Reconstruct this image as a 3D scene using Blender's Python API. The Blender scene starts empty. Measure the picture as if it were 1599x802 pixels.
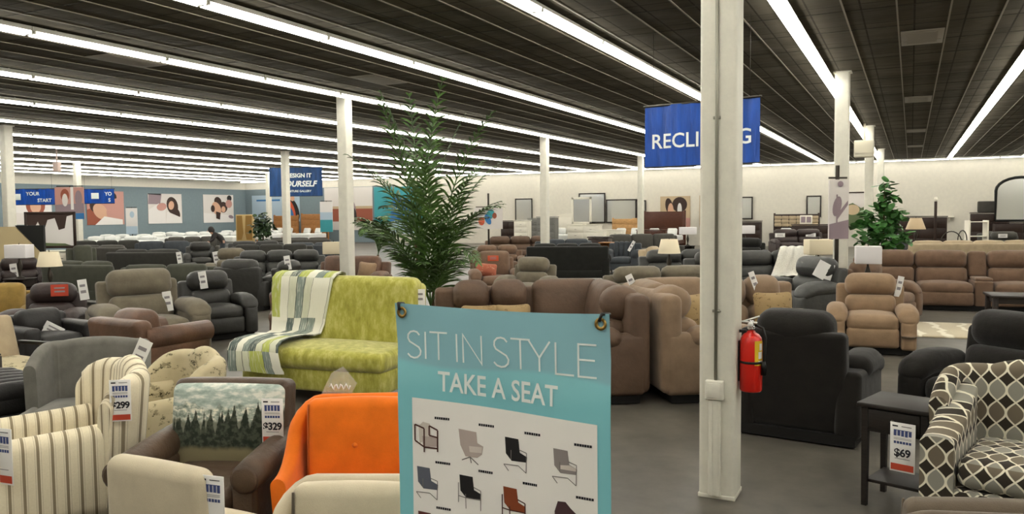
import bpy, math, random
import numpy as np
from mathutils import Vector, Matrix, Euler

random.seed(7)
SC = bpy.context.scene
COL = SC.collection
PI = math.pi

# ------------------------------------------------------------------ camera, world, exposure
FPX, YAW, PIT, ROL, EYE = 1256.4, -26.373, 3.167, -0.545, 1.98
_y, _p, _r = math.radians(YAW), math.radians(PIT), math.radians(ROL)
_fw = Vector((math.sin(_y), math.cos(_y), 0)); _rt = Vector((math.cos(_y), -math.sin(_y), 0)); _up = Vector((0, 0, 1))
CF = _fw * math.cos(_p) - _up * math.sin(_p)
_U = _up * math.cos(_p) + _fw * math.sin(_p)
CR = _rt * math.cos(_r) + _U * math.sin(_r)
CU = _U * math.cos(_r) - _rt * math.sin(_r)
EYEP = Vector((0, 0, EYE))
cam_data = bpy.data.cameras.new('camera')
cam_data.sensor_width = 36.0
cam_data.lens = 36.0 * FPX / 1599.0
cam_data.clip_start, cam_data.clip_end = 0.05, 200
cam = bpy.data.objects.new('camera', cam_data)
COL.objects.link(cam)
cam.matrix_world = Matrix(((CR.x, CU.x, -CF.x, 0), (CR.y, CU.y, -CF.y, 0), (CR.z, CU.z, -CF.z, EYE), (0, 0, 0, 1)))
SC.camera = cam

world = bpy.data.worlds.new('world'); SC.world = world
world.use_nodes = True
world.node_tree.nodes['Background'].inputs[0].default_value = (1.0, 0.97, 0.92, 1)
world.node_tree.nodes['Background'].inputs[1].default_value = 0.05
SC.view_settings.view_transform = 'Standard'
SC.view_settings.look = 'None'
SC.view_settings.exposure = 0.85
SC.view_settings.gamma = 1.0
SC.view_settings.use_curve_mapping = False
SC.cycles.use_denoising = True
SC.cycles.max_bounces = 6
SC.cycles.diffuse_bounces = 3
SC.cycles.transparent_max_bounces = 8
SC.cycles.caustics_reflective = False
SC.cycles.caustics_refractive = False
LAMP = 15.0          # brightness of the fluorescent tubes
CEIL, STRIP = 4.513, 4.374
BACK_Y, SIDE_X = 45.9, -45.3


def ray(px, py):
    return CR * ((px - 799.5) / FPX) - CU * ((py - 401.0) / FPX) + CF

def at(px, py, z=0.0):
    d = ray(px, py)
    return EYEP + d * ((z - EYE) / d.z)

def atd(px, py, depth):
    return EYEP + ray(px, py) * depth

def atY(px, py, Y):
    d = ray(px, py)
    return EYEP + d * (Y / d.y)

def atX(px, py, X):
    d = ray(px, py)
    return EYEP + d * (X / d.x)

# ------------------------------------------------------------------ materials
def lin(c):
    if isinstance(c, str):
        c = c.lstrip('#'); c = [int(c[i:i + 2], 16) / 255 for i in (0, 2, 4)]
    return tuple((x / 12.92 if x <= 0.04045 else ((x + 0.055) / 1.055) ** 2.4) for x in c)

class NT:
    """tiny wrapper for building node trees"""
    def __init__(self, name):
        self.m = bpy.data.materials.new(name); self.m.use_nodes = True
        self.t = self.m.node_tree; self.b = self.t.nodes['Principled BSDF']
        self._tc = None
    def n(self, kind, **kw):
        o = self.t.nodes.new(kind)
        for k, v in kw.items(): setattr(o, k, v)
        return o
    def l(self, a, b): self.t.links.new(a, b)
    def tc(self, which='Object'):
        if self._tc is None: self._tc = self.n('ShaderNodeTexCoord')
        return self._tc.outputs[which]
    def inp(self, sock, v):
        if hasattr(v, 'is_output'): self.l(v, sock)
        else: sock.default_value = v
    def math(self, op, a, b=0.0, c=None):
        o = self.n('ShaderNodeMath', operation=op)
        self.inp(o.inputs[0], a); self.inp(o.inputs[1], b)
        if c is not None: self.inp(o.inputs[2], c)
        return o.outputs[0]
    def sep(self, v):
        o = self.n('ShaderNodeSeparateXYZ'); self.l(v, o.inputs[0]); return o.outputs
    def noise(self, scale, vec=None, detail=3.0, rough=.55):
        o = self.n('ShaderNodeTexNoise'); o.inputs['Scale'].default_value = scale
        o.inputs['Detail'].default_value = detail; o.inputs['Roughness'].default_value = rough
        if vec is not None: self.l(vec, o.inputs['Vector'])
        return o.outputs['Fac']
    def mapping(self, vec, scale=(1, 1, 1), rot=(0, 0, 0)):
        o = self.n('ShaderNodeMapping'); self.l(vec, o.inputs[0])
        o.inputs['Scale'].default_value = scale; o.inputs['Rotation'].default_value = rot
        return o.outputs[0]
    def mix(self, fac, a, b):
        o = self.n('ShaderNodeMix', data_type='RGBA')
        self.inp(o.inputs[0], fac)
        for s, v in ((o.inputs[6], a), (o.inputs[7], b)):
            if hasattr(v, 'is_output'): self.l(v, s)
            else: s.default_value = (*lin(v), 1)
        return o.outputs[2]
    def ramp(self, fac, stops, interp='LINEAR'):
        o = self.n('ShaderNodeValToRGB'); self.l(fac, o.inputs[0])
        o.color_ramp.interpolation = interp
        e = o.color_ramp.elements
        while len(e) < len(stops): e.new(0.5)
        for k, (p, c) in enumerate(stops):
            e[k].position = p; e[k].color = (*lin(c), 1)
        return o.outputs[0]
    def step(self, v, lo, hi):
        o = self.n('ShaderNodeMapRange', interpolation_type='SMOOTHSTEP'); self.inp(o.inputs[0], v)
        o.inputs[1].default_value = lo; o.inputs[2].default_value = hi
        return o.outputs[0]
    def bump(self, h, strength=.3, dist=.01):
        o = self.n('ShaderNodeBump'); self.l(h, o.inputs['Height'])
        o.inputs['Strength'].default_value = strength; o.inputs['Distance'].default_value = dist
        self.l(o.outputs[0], self.b.inputs['Normal'])
    def color(self, c):
        if hasattr(c, 'is_output'): self.l(c, self.b.inputs['Base Color'])
        else: self.b.inputs['Base Color'].default_value = (*lin(c), 1)
    def set(self, rough=.8, metal=0.0, spec=.3, sheen=0.0):
        self.b.inputs['Roughness'].default_value = rough
        self.b.inputs['Metallic'].default_value = metal
        self.b.inputs['Specular IOR Level'].default_value = spec
        if sheen: self.b.inputs['Sheen Weight'].default_value = sheen

def shade(c, f):
    c = c.lstrip('#'); return '#' + ''.join('%02x' % max(0, min(255, int(int(c[i:i + 2], 16) * f))) for i in (0, 2, 4))

def plain(name, col, rough=.6, metal=0.0, spec=.3):
    t = NT(name); t.color(col); t.set(rough, metal, spec); return t.m

def fabric(name, col, var=.12, bump=.35, rough=.92, fine=220, sheen=.15):
    t = NT(name)
    big = t.noise(7, t.tc(), 4); wv = t.noise(fine, t.tc(), 2)
    mixv = t.math('MULTIPLY_ADD', big, .7, t.math('MULTIPLY', wv, .3))
    t.color(t.ramp(mixv, [(.3, shade(col, 1 - var)), (.7, shade(col, 1 + var))]))
    t.set(rough, 0, .15, sheen); t.bump(t.math('MULTIPLY_ADD', big, 1.2, t.math('MULTIPLY', wv, .25)), bump, .02)
    return t.m

def leather(name, col, var=.14, rough=.5, bump=.4):
    t = NT(name)
    big = t.noise(5, t.tc(), 5, .6)
    vo = t.n('ShaderNodeTexVoronoi'); vo.inputs['Scale'].default_value = 160; t.l(t.tc(), vo.inputs['Vector'])
    t.color(t.ramp(big, [(.3, shade(col, 1 - var)), (.72, shade(col, 1 + var))]))
    t.set(rough, 0, .35); t.bump(t.math('MULTIPLY_ADD', big, 1.5, t.math('MULTIPLY', vo.outputs[0], .12)), bump, .02)
    return t.m

def wood(name, col, rough=.5, scale=(2, 30, 30)):
    t = NT(name)
    g = t.noise(3, t.mapping(t.tc(), scale), 5, .6)
    t.color(t.ramp(g, [(.25, shade(col, .72)), (.75, shade(col, 1.2))])); t.set(rough, 0, .3); t.bump(g, .1, .003)
    return t.m

def emit(name, col, strength):
    t = NT(name); t.color(col); t.b.inputs['Emission Color'].default_value = (*lin(col), 1)
    t.b.inputs['Emission Strength'].default_value = strength
    return t.m

M = {}

# ------------------------------------------------------------------ mesh collector
_topo = {}
def _cube_topo(n):
    if n in _topo: return _topo[n]
    nx, ny, nz = n; idx = {}; pts = []; faces = []
    def V(i, j, k):
        key = (i, j, k)
        if key not in idx: idx[key] = len(pts); pts.append(key)
        return idx[key]
    for i in range(nx - 1):
        for j in range(ny - 1):
            faces.append((V(i, j, 0), V(i, j + 1, 0), V(i + 1, j + 1, 0), V(i + 1, j, 0)))
            k = nz - 1; faces.append((V(i, j, k), V(i + 1, j, k), V(i + 1, j + 1, k), V(i, j + 1, k)))
    for i in range(nx - 1):
        for k in range(nz - 1):
            faces.append((V(i, 0, k), V(i + 1, 0, k), V(i + 1, 0, k + 1), V(i, 0, k + 1)))
            j = ny - 1; faces.append((V(i, j, k), V(i, j, k + 1), V(i + 1, j, k + 1), V(i + 1, j, k)))
    for j in range(ny - 1):
        for k in range(nz - 1):
            faces.append((V(0, j, k), V(0, j, k + 1), V(0, j + 1, k + 1), V(0, j + 1, k)))
            i = nx - 1; faces.append((V(i, j, k), V(i, j + 1, k), V(i, j + 1, k + 1), V(i, j, k + 1)))
    _topo[n] = (np.array(pts), faces)
    return _topo[n]

def _axis(a, r, k, m):
    inner = a - r
    ts = [r * math.tan(math.radians(45.0 * j / k)) for j in range(1, k + 1)]
    mid = list(np.linspace(-inner, inner, m + 2))
    return np.array([-inner - t for t in reversed(ts)] + mid + [inner + t for t in ts])

def rotmat(rx=0, ry=0, rz=0):
    return np.array(Euler((rx, ry, rz)).to_matrix())

class MB:
    def __init__(self):
        self.v = []; self.f = []; self.mi = []; self.sm = []; self.uv = []; self.n = 0
    def add(self, verts, faces, mi=0, smooth=True, uv=None):
        """uv: per-vertex (N,2) array, or 'box' for metric box projection (top faces use x), 'boxy' (top faces use y)"""
        verts = np.asarray(verts, float)
        b = self.n
        self.v.append(verts); self.n += len(verts)
        for f in faces:
            self.f.append([b + i for i in f]); self.mi.append(mi); self.sm.append(smooth)
            P = verts[list(f)]
            if isinstance(uv, np.ndarray):
                self.uv.append(uv[list(f)])
            else:
                nrm = np.abs(np.cross(P[2] - P[0], P[-1] - P[1])) if len(f) > 3 else np.abs(np.cross(P[1] - P[0], P[2] - P[0]))
                a = int(np.argmax(nrm * np.array([1, 1, .8])))
                if a == 0: self.uv.append(P[:, [1, 2]])
                elif a == 1: self.uv.append(P[:, [0, 2]])
                else: self.uv.append(P[:, [1, 0]] if uv == 'boxy' else P[:, [0, 1]])
        return self
    def rb(self, size, c=(0, 0, 0), r=.03, puff=(0, 0, 0), rot=None, seg=2, inner=3, fn=None, mi=0, uv='box', flat=False):
        h = np.array(size, float) / 2
        r = min(r, h.min() * .98)
        ax = [_axis(h[i], r, seg, inner) for i in range(3)]
        pts, faces = _cube_topo(tuple(len(a) for a in ax))
        P = np.stack([ax[i][pts[:, i]] for i in range(3)], 1)
        q = np.clip(P, -(h - r), h - r)
        d = P - q; L = np.linalg.norm(d, axis=1, keepdims=True); L[L == 0] = 1
        P = q + d / L * r
        if any(puff):
            u = np.clip(P / h, -1, 1); w = 1 - u ** 2
            P = P + np.stack([puff[0] * u[:, 0] * w[:, 1] * w[:, 2], puff[1] * u[:, 1] * w[:, 0] * w[:, 2], puff[2] * u[:, 2] * w[:, 0] * w[:, 1]], 1)
        if fn is not None: P = fn(P, h)
        if rot is not None: P = P @ rotmat(*rot).T
        return self.add(P + np.array(c, float), faces, mi, not flat, uv)
    def box(self, size, c=(0, 0, 0), rot=None, mi=0, taper=1.0, bev=0.0):
        if bev: return self.rb(size, c, bev, rot=rot, seg=1, inner=0, mi=mi)
        x, y, z = np.array(size) / 2
        V = np.array([(sx * x * (taper if sz < 0 else 1), sy * y * (taper if sz < 0 else 1), sz * z) for sz in (-1, 1) for sy in (-1, 1) for sx in (-1, 1)])
        if rot is not None: V = V @ rotmat(*rot).T
        F = [(0, 2, 3, 1), (4, 5, 7, 6), (0, 1, 5, 4), (2, 6, 7, 3), (0, 4, 6, 2), (1, 3, 7, 5)]
        return self.add(V + np.array(c, float), F, mi, False)
    def tube(self, pts, r, n=8, mi=0, cap=True, closed=False):
        pts = [Vector(p) for p in pts]; rs = r if isinstance(r, (list, tuple)) else [r] * len(pts)
        V = []; F = []; prev = None; N = len(pts)
        for i, p in enumerate(pts):
            if closed: t = (pts[(i + 1) % N] - pts[i - 1])
            else: t = pts[min(i + 1, N - 1)] - pts[max(i - 1, 0)]
            t = t.normalized() if t.length > 1e-9 else Vector((0, 0, 1))
            if prev is None:
                a = Vector((0, 0, 1)) if abs(t.z) < .9 else Vector((1, 0, 0))
                u = t.cross(a).normalized()
            else:
                u = (prev - t * prev.dot(t)).normalized()
            prev = u; w = t.cross(u)
            for k in range(n):
                an = 2 * PI * k / n
                V.append(p + (u * math.cos(an) + w * math.sin(an)) * rs[i])
        for i in range(N if closed else N - 1):
            j = (i + 1) % N
            for k in range(n):
                k2 = (k + 1) % n
                F.append((i * n + k, i * n + k2, j * n + k2, j * n + k))
        if cap and not closed:
            F.append(tuple(reversed(range(n)))); F.append(tuple(range((N - 1) * n, N * n)))
        return self.add([tuple(v) for v in V], F, mi)
    def lathe(self, prof, c=(0, 0, 0), n=20, mi=0, axis='z', smooth=True, cap=True):
        V = []; F = []
        for (r, z) in prof:
            for k in range(n):
                a = 2 * PI * k / n
                V.append((r * math.cos(a), r * math.sin(a), z))
        for i in range(len(prof) - 1):
            for k in range(n):
                k2 = (k + 1) % n
                F.append((i * n + k, i * n + k2, (i + 1) * n + k2, (i + 1) * n + k))
        if cap:
            if prof[0][0] > 1e-4: F.append(tuple(reversed(range(n))))
            if prof[-1][0] > 1e-4: F.append(tuple(range((len(prof) - 1) * n, len(prof) * n)))
        V = np.array(V)
        if axis == 'x': V = V[:, [2, 0, 1]]
        if axis == 'y': V = V[:, [1, 2, 0]]
        return self.add(V + np.array(c, float), F, mi, smooth)
    def prism(self, poly, z0, z1, plane='xz', mi=0, smooth=False, off=(0, 0, 0)):
        """extrude a polygon given in a plane between two depths"""
        n = len(poly); V = []
        for z in (z0, z1):
            for (a, b) in poly:
                V.append({'xz': (a, z, b), 'yz': (z, a, b), 'xy': (a, b, z)}[plane])
        F = [tuple(range(n)), tuple(reversed(range(n, 2 * n)))]
        for i in range(n):
            j = (i + 1) % n; F.append((i, i + n, j + n, j))
        return self.add(np.array(V) + np.array(off, float), F, mi, smooth)
    def shell(self, path, t, z0, ztop, r=None, mi=0, lean=0.0, nv=6, uv=True):
        """upholstered upright wall following a plan path; ztop may vary along it, the top is rolled over"""
        P = np.array(path, float); N = len(P)
        zt = np.array(ztop if hasattr(ztop, '__len__') else [ztop] * N, float)
        z0 = np.array(z0 if hasattr(z0, '__len__') else [z0] * N, float)
        tt = np.array(t if hasattr(t, '__len__') else [t] * N, float)
        T = np.gradient(P, axis=0); T /= np.linalg.norm(T, axis=1, keepdims=True)
        Nn = np.stack([-T[:, 1], T[:, 0]], 1)
        S = np.concatenate([[0], np.cumsum(np.linalg.norm(np.diff(P, axis=0), axis=1))])
        rr = r if r is not None else 1.0
        prof = []          # (side offset -1..1, height mode)
        for k in range(nv + 1): prof.append((-1, k / nv, 0))
        for k in range(1, 8): prof.append((-math.cos(PI * k / 8), 1, math.sin(PI * k / 8)))
        for k in range(nv + 1): prof.append((1, 1 - k / nv, 0))
        V = []; UV = []; K = len(prof)
        for i in range(N):
            for (s, h, a) in prof:
                hw = tt[i] / 2
                zb = zt[i] - hw * rr
                z = z0[i] + (zb - z0[i]) * h + a * hw * rr
                off = Nn[i] * (s * hw)
                le = lean * max(0, z - z0[i])
                V.append((P[i, 0] + off[0] + Nn[i, 0] * le, P[i, 1] + off[1] + Nn[i, 1] * le, z)); UV.append((S[i], z + (s + 1) * .02 * (a > 0)))
        F = []
        for i in range(N - 1):
            for k in range(K - 1):
                F.append((i * K + k, (i + 1) * K + k, (i + 1) * K + k + 1, i * K + k + 1))
            F.append((i * K + K - 1, (i + 1) * K + K - 1, (i + 1) * K, i * K))
        F = [tuple(reversed(f)) for f in F]
        self.add(V, F, mi, True, np.array(UV))
        Va = np.array(V); 
        for i, rev in ((0, True), (N - 1, False)):
            C = Va[i * K:(i + 1) * K]; e = Nn[i]
            self.add(C, [tuple(range(K)) if not rev else tuple(reversed(range(K)))], mi, False, np.stack([(C[:, :2] - P[i]) @ e, C[:, 2]], 1))
        return self
    def quad(self, a, b, c, d, mi=0):
        return self.add([a, b, c, d], [(0, 1, 2, 3)], mi, False)
    def text(self, s, size, mat=None, bold=0.0, mi=0, align='LEFT', extrude=0.0, shear=0.0, space=1.0):
        cu = bpy.data.curves.new('lettering', 'FONT'); cu.body = s; cu.size = size; cu.offset = bold
        cu.align_x = align; cu.extrude = extrude; cu.shear = shear; cu.space_character = space
        cu.resolution_u = 3
        o = bpy.data.objects.new('lettering', cu); COL.objects.link(o)
        dg = bpy.context.evaluated_depsgraph_get(); dg.update()
        ev = o.evaluated_get(dg); me = ev.to_mesh()
        V = np.array([tuple(v.co) for v in me.vertices]); F = [tuple(p.vertices) for p in me.polygons]
        ev.to_mesh_clear(); bpy.data.objects.remove(o); bpy.data.curves.remove(cu)
        if len(V) == 0: return self
        V = np.stack([V[:, 0], V[:, 2] * 0 - V[:, 2], V[:, 1]], 1)     # upright, facing -Y
        if mat is not None: V = np.array([tuple(mat @ Vector(v)) for v in V])
        return self.add(V, F, mi, False)
    def build(self, name, mats, parent=None, flip=False):
        me = bpy.data.meshes.new(name)
        V = np.concatenate(self.v)
        me.from_pydata(V.tolist(), [], self.f)
        me.polygons.foreach_set('material_index', self.mi)
        me.polygons.foreach_set('use_smooth', self.sm)
        lay = me.uv_layers.new(name='UVMap')
        lay.data.foreach_set('uv', np.concatenate(self.uv).ravel())
        for m in (mats if isinstance(mats, (list, tuple)) else [mats]): me.materials.append(m)
        me.validate(); me.update()
        o = bpy.data.objects.new(name, me); COL.objects.link(o)
        if parent is not None: o.parent = parent
        return o

# ------------------------------------------------------------------ scene-graph helpers
def thing(name, label, cat, group=None):
    o = bpy.data.objects.new(name, None); COL.objects.link(o)
    o.empty_display_size = .2
    return tag(o, label, cat, group)

def tag(o, label, cat, group=None, kind=None):
    o['label'] = label; o['category'] = cat
    if group: o['group'] = group
    if kind: o['kind'] = kind
    return o

def struct(o):
    o['kind'] = 'structure'; return o

KIDS = {}
def dup(root, label=None, group=None):
    """a thing with copies of its parts and sub-parts"""
    r = root.copy(); COL.objects.link(r)
    if label: r['label'] = label
    if group: r['group'] = group
    for ch in list(root.children):
        c = ch.copy(); COL.objects.link(c); c.parent = r
        for g in ch.children:
            d = g.copy(); COL.objects.link(d); d.parent = c
    return r

#NUDGE#
NUDGE = {'bright orange tub chair with one button left of the teal banner': 0.08,
         'brown leather rolled arm chair whose back shows a woven mountain and pine landscape': 0.25,
         'small black wood end table with drawer and lower shelf beside the patterned armchair': 0.08,
         'beige club chair with dark bird print between the striped chair and the landscape chair': 0.16,
                 'wide olive grey suede recliner left of the charcoal leather recliner': 0.35,
         'dark chocolate leather recliner with a red label on its headrest at left': 0.75,
         'charcoal leather recliner facing right beside the olive grey recliner': 0.9,
         'mustard velvet armchair cut by the left edge of the picture': 0.9,
         'cocoa brown end recliner at the left end of the long sectional, turned inward': 0.75,
         'cognac leather loveseat behind the green loveseat, left of the palm': 0.75,
         'dark charcoal recliner seen from behind, left of the chestnut club chair': 0.08,
         'dark olive sofa with a rounded back just over the charcoal recliner': 0.75,
         'brown leather armchair with a white tag near the left edge': 0.6,
         'tan slanted display panel beside the left column': 1.1,
         'brown low sofa behind the brown recliner with the label': 0.35,
         'cream console under the abstract picture at far left': 0.08,
         'dark chest of drawers left of the arched black mirror': 0.08,
         'white bed right of the slim white sign before the grey wall': 1.1,
         'warm oak bed under the wide dark framed mirror': 0.08}
#END#
def settle(o, h=0):
    """step a piece of furniture back from the camera so that it clears the one before it"""
    k = NUDGE.get(o.get('label'), 0)
    if k:
        d = Vector((o.location.x, o.location.y, 0)).normalized() * k; D = (o.location - EYEP).dot(CF); o.location = o.location + d
        if h > .3: o.scale = o.scale * max(.88, (EYE - (EYE - h) * (D + k) / D) / h)      # a little smaller, as seen
    return o
def place(o, px, py, lp, phi=None, theta=None, sc=1.0):
    """turn the thing (phi: from facing the viewer; theta: from facing the front of the shop) and stand it on the
    floor so that its point lp is seen at that spot of the frame"""
    th = math.radians(theta if theta is not None else -YAW + phi)
    lp = [v * sc for v in lp]; o.scale = (sc, sc, sc)
    w = at(px, py, lp[2])
    c, s = math.cos(th), math.sin(th)
    o.location = (w.x - (c * lp[0] - s * lp[1]), w.y - (s * lp[0] + c * lp[1]), 0)
    o.rotation_euler = (0, 0, th)
    return settle(o, lp[2])

def put(o, x, y, z=0, phi=None, theta=None):
    o.location = (x, y, z)
    o.rotation_euler = (0, 0, math.radians(theta if theta is not None else -YAW + (phi or 0)))
    return settle(o)

# ------------------------------------------------------------------ setting
def floor_mat():
    t = NT('stained_concrete')
    a = t.noise(.9, t.tc(), 6, .62); b = t.noise(5, t.tc(), 5, .6)
    v = t.math('MULTIPLY_ADD', a, .7, t.math('MULTIPLY', b, .3))
    t.color(t.ramp(v, [(.32, '#3d3a33'), (.46, '#524e46'), (.66, '#68635a')]))
    t.set(.42, 0, .35); t.bump(b, .06, .01)
    return t.m
def ceiling_mat():
    t = NT('acoustic_tile')
    br = t.n('ShaderNodeTexBrick'); br.offset = 0.0; br.squash = 1.0
    t.l(t.mapping(t.tc(), (1, 1, 1)), br.inputs['Vector'])
    br.inputs['Scale'].default_value = 1.0
    br.inputs['Brick Width'].default_value = .61; br.inputs['Row Height'].default_value = 1.22
    br.inputs['Mortar Size'].default_value = .012
    br.inputs['Color1'].default_value = (*lin('#5e594d'), 1); br.inputs['Color2'].default_value = (*lin('#544f44'), 1)
    br.inputs['Mortar'].default_value = (*lin('#3a352c'), 1)
    nz = t.noise(1.1, t.tc(), 5, .6)
    t.color(t.mix(t.math('MULTIPLY', t.step(nz, .42, .62), .35), br.outputs['Color'], '#3f3a31'))
    t.set(.95, 0, .05); t.bump(t.noise(.8, t.mapping(t.tc(), (1, 2.2, 1)), 3), .5, .12)
    return t.m
M['floor'] = floor_mat(); M['ceil'] = ceiling_mat()
M['cream_wall'] = fabric('cream_wall_paint', '#d3cec1', .02, .03, .8, 60, 0)
M['grey_wall'] = fabric('blue_grey_wall_paint', '#76848a', .02, .03, .8, 60, 0)
M['white_metal'] = plain('white_enamel', '#e2e0d6', .45)
M['column'] = fabric('column_paint', '#d2cfc2', .03, .05, .5, 40, 0)
M['tube'] = emit('fluorescent_tube', '#fdfaf1', LAMP)
M['wall_tube'] = emit('wall_wash_tube', '#fdfaf1', LAMP * .3)
M['grid'] = plain('ceiling_grid_metal', '#8d8574', .6)
M['black'] = plain('black_plastic', '#141412', .5)
M['chrome'] = plain('chrome', '#c8c8c8', .2, 1.0)
M['darkmetal'] = plain('dark_metal', '#3a352e', .45, .6)

X0, X1, Y0, Y1 = SIDE_X, 12.0, -7.0, BACK_Y
m = MB(); m.box((X1 - X0, Y1 - Y0, .1), ((X0 + X1) / 2, (Y0 + Y1) / 2, -.05)); struct(m.build('floor', M['floor']))
m = MB(); m.box((X1 - X0, Y1 - Y0, .1), ((X0 + X1) / 2, (Y0 + Y1) / 2, CEIL + .05)); struct(m.build('ceiling', M['ceil']))
m = MB(); m.box((X1 - X0 + .4, .2, CEIL), ((X0 + X1) / 2, Y1 + .1, CEIL / 2)); struct(m.build('wall_back', M['cream_wall']))
m = MB(); m.box((.2, Y1 - Y0, CEIL), (X0 - .1, (Y0 + Y1) / 2, CEIL / 2)); struct(m.build('wall_left', M['cream_wall']))
m = MB(); m.box((.2, Y1 - Y0, CEIL), (X1 + .1, (Y0 + Y1) / 2, CEIL / 2)); struct(m.build('wall_right', M['cream_wall']))
m = MB(); m.box((X1 - X0 + .4, .2, CEIL), ((X0 + X1) / 2, Y0 - .1, CEIL / 2)); struct(m.build('wall_front', M['cream_wall']))
# the blue grey lower paint field on the far left wall and round its corner
m = MB(); m.box((.012, Y1 - 16, 3.88), (X0 + .006, (Y1 + 16) / 2, 1.94)); struct(m.build('wall_left_paint', M['grey_wall']))
m = MB(); m.box((13.6, .012, 3.88), (X0 + 6.8, Y1 - .006, 1.94)); struct(m.build('wall_back_paint', M['grey_wall']))
# ceiling grid
m = MB()
x = -.2 + .61 * -74
while x < X1:
    if x > X0: m.box((.02, Y1 - Y0, .012), (x, (Y0 + Y1) / 2, CEIL - .008))
    x += .61
struct(m.build('trim_1', M['grid']))
m = MB()
y = Y0
while y < Y1:
    m.box((X1 - X0, .016, .008), ((X0 + X1) / 2, y, CEIL - .002)); y += 1.22
struct(m.build('trim_2', plain('dark_cross_tee', '#38332a', .8)))  # cross bars of the grid, darker than the long ones
# pale return air panels in the ceiling
proto = None
for k, (px, py) in enumerate([(1442, 58), (1433, 155), (1430, 204), (1428, 228), (597, 124), (192, 96), (560, 126)]):
    w = at(px, py, CEIL - .012)
    if k == 6: continue
    gx = round((w.x - .105) / .61) * .61 + .105
    if proto is None:
        m = MB(); m.box((.56, 1.1, .012), (0, 0, 0), bev=.004); m.box((.4, .8, .004), (0, 0, -.008)); m.box((.5, .02, .004), (0, .2, -.008)); 
        o = m.build('air_return_panel', plain('pale_vent', '#8d867a', .7)); proto = o
    else:
        o = proto.copy(); COL.objects.link(o)
    o.location = (gx, w.y, CEIL - .012)
    o['label'] = ['pale square ceiling panel nearest the tall front column', 'second pale ceiling panel along the same grid lane', 'third pale ceiling panel down that lane', 'small pale ceiling panel last before the cream wall', 'pale ceiling panel above the palm fronds', 'pale ceiling panel beside the second long light row'][k]
    o['category'] = 'ceiling vent'; o['group'] = 'pale ceiling panels'

# fluorescent strips: every fixture is a thing of its own
ROWS = [7.9, 4.75, 1.63, -1.44, -4.10, -7.34, -10.5, -13.8, -17.05, -20.5, -23.7, -26.95, -30.2, -33.4, -36.6, -39.6, -42.6]
FL = 2.13
def fixture_proto(tm):
    root = thing('strip_light', 'x', 'ceiling light')
    m = MB(); m.box((.11, FL - .01, .055), (0, 0, .095)); m.prism([(-.055, .07), (-.1, .058), (-.1, .053), (-.055, .062)], -FL / 2 + .01, FL / 2 - .01, 'xz'); m.prism([(.055, .07), (.1, .058), (.1, .053), (.055, .062)], -FL / 2 + .01, FL / 2 - .01, 'xz')
    m.box((.02, .02, .07), (0, -.7, .13)); m.box((.02, .02, .07), (0, .7, .13))
    m.build('housing', M['white_metal'], root)
    for s in (-1, 1):
        m = MB(); m.lathe([(.023, -FL / 2 + .03), (.023, FL / 2 - .03)], (s * .062, 0, .028), 8, axis='y'); m.build('lamp_tube', M[tm], root)
    for s in (-1, 1):
        m = MB(); m.box((.18, .03, .05), (0, s * (FL / 2 - .02), .04), bev=.008); m.build('lamp_holder', M['white_metal'], root)
    return root
def in_frame(P, mx=250):
    d = Vector(P) - EYEP; z = d.dot(CF)
    if z < .3: return False
    return -mx < 799.5 + FPX * d.dot(CR) / z < 1599 + mx and -mx < 401 - FPX * d.dot(CU) / z < 802 + mx
FX = fixture_proto('tube'); first = True
def nth(k): return '%d%s' % (k, 'th' if 10 < k < 14 else {1: 'st', 2: 'nd', 3: 'rd'}.get(k % 10, 'th'))
for X in ROWS:
    y = 45.2 - FL / 2
    kf = 0
    while y > -6:
        kf += 1
        if in_frame((X, y, STRIP), 420) or (-21 < X < 9 and -4.5 < y < 22):
            o = FX if first else dup(FX); first = False
            o.location = (X, y, STRIP)
            o['label'] = '%s twin tube strip light from the back wall, %s ceiling row from the right' % (nth(kf), nth(ROWS.index(X) + 1))
            o['group'] = 'ceiling strip lights'
        y -= FL
x = 7.0; kf = 0; FX = None
while x > SIDE_X + 1:
    kf += 1
    if FX is None: FX = o = fixture_proto('wall_tube'); o['group'] = 'back wall strip lights'
    else: o = dup(FX, None, 'back wall strip lights')
    o['label'] = '%s strip light from the right in the row washing the cream back wall' % nth(kf)
    o.location = (x, BACK_Y - .5, STRIP); o.rotation_euler = (0, 0, PI / 2); x -= FL

# columns
def column(x, y, w=.25, label=''):
    m = MB(); m.rb((w, w, CEIL), (0, 0, CEIL / 2), .03, seg=2, inner=1)
    o = m.build('column', M['column']); o.location = (x, y, 0); struct(o)
    o['label'] = label; o['category'] = 'column'
    m = MB(); m.box((w + .006, w + .006, .03), (0, 0, .015), bev=.004); m.build('column_base', M['column'], o)
    m = MB(); m.box((w + .06, w + .06, .02), (0, 0, CEIL - .012)); m.build('cap_plate', M['column'], o)
    return o
front_col = column(-1.17, 5.61, .247, 'tall cream column in front carrying the fire extinguisher')
for (x, y, l) in [(-1.17, 16.2, 'cream column behind the right hand recliners'), (-1.17, 27.0, 'cream column beside the tall fig plant'), (-1.17, 37.5, 'slim far cream column by the fig plant'),
                  (-11.0, 14.1, 'cream column left of the palm'), (-11.0, 24.7, 'cream column over the black sofa back'), (-11.1, 35.7, 'slim cream column left of the RECLINING banner'),
                  (-22.5, 13.9, 'cream column at the left edge of the picture'), (-22.5, 25.0, 'cream column in front of the DESIGN IT banner'), (-22.5, 36.0, 'far cream column'),
                  (-33.8, 24.0, 'cream column behind the hanging lifestyle sign'), (-33.8, 36.1, 'slim cream column left of the DESIGN IT banner')]:
    column(x, y, .25, l)
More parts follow.
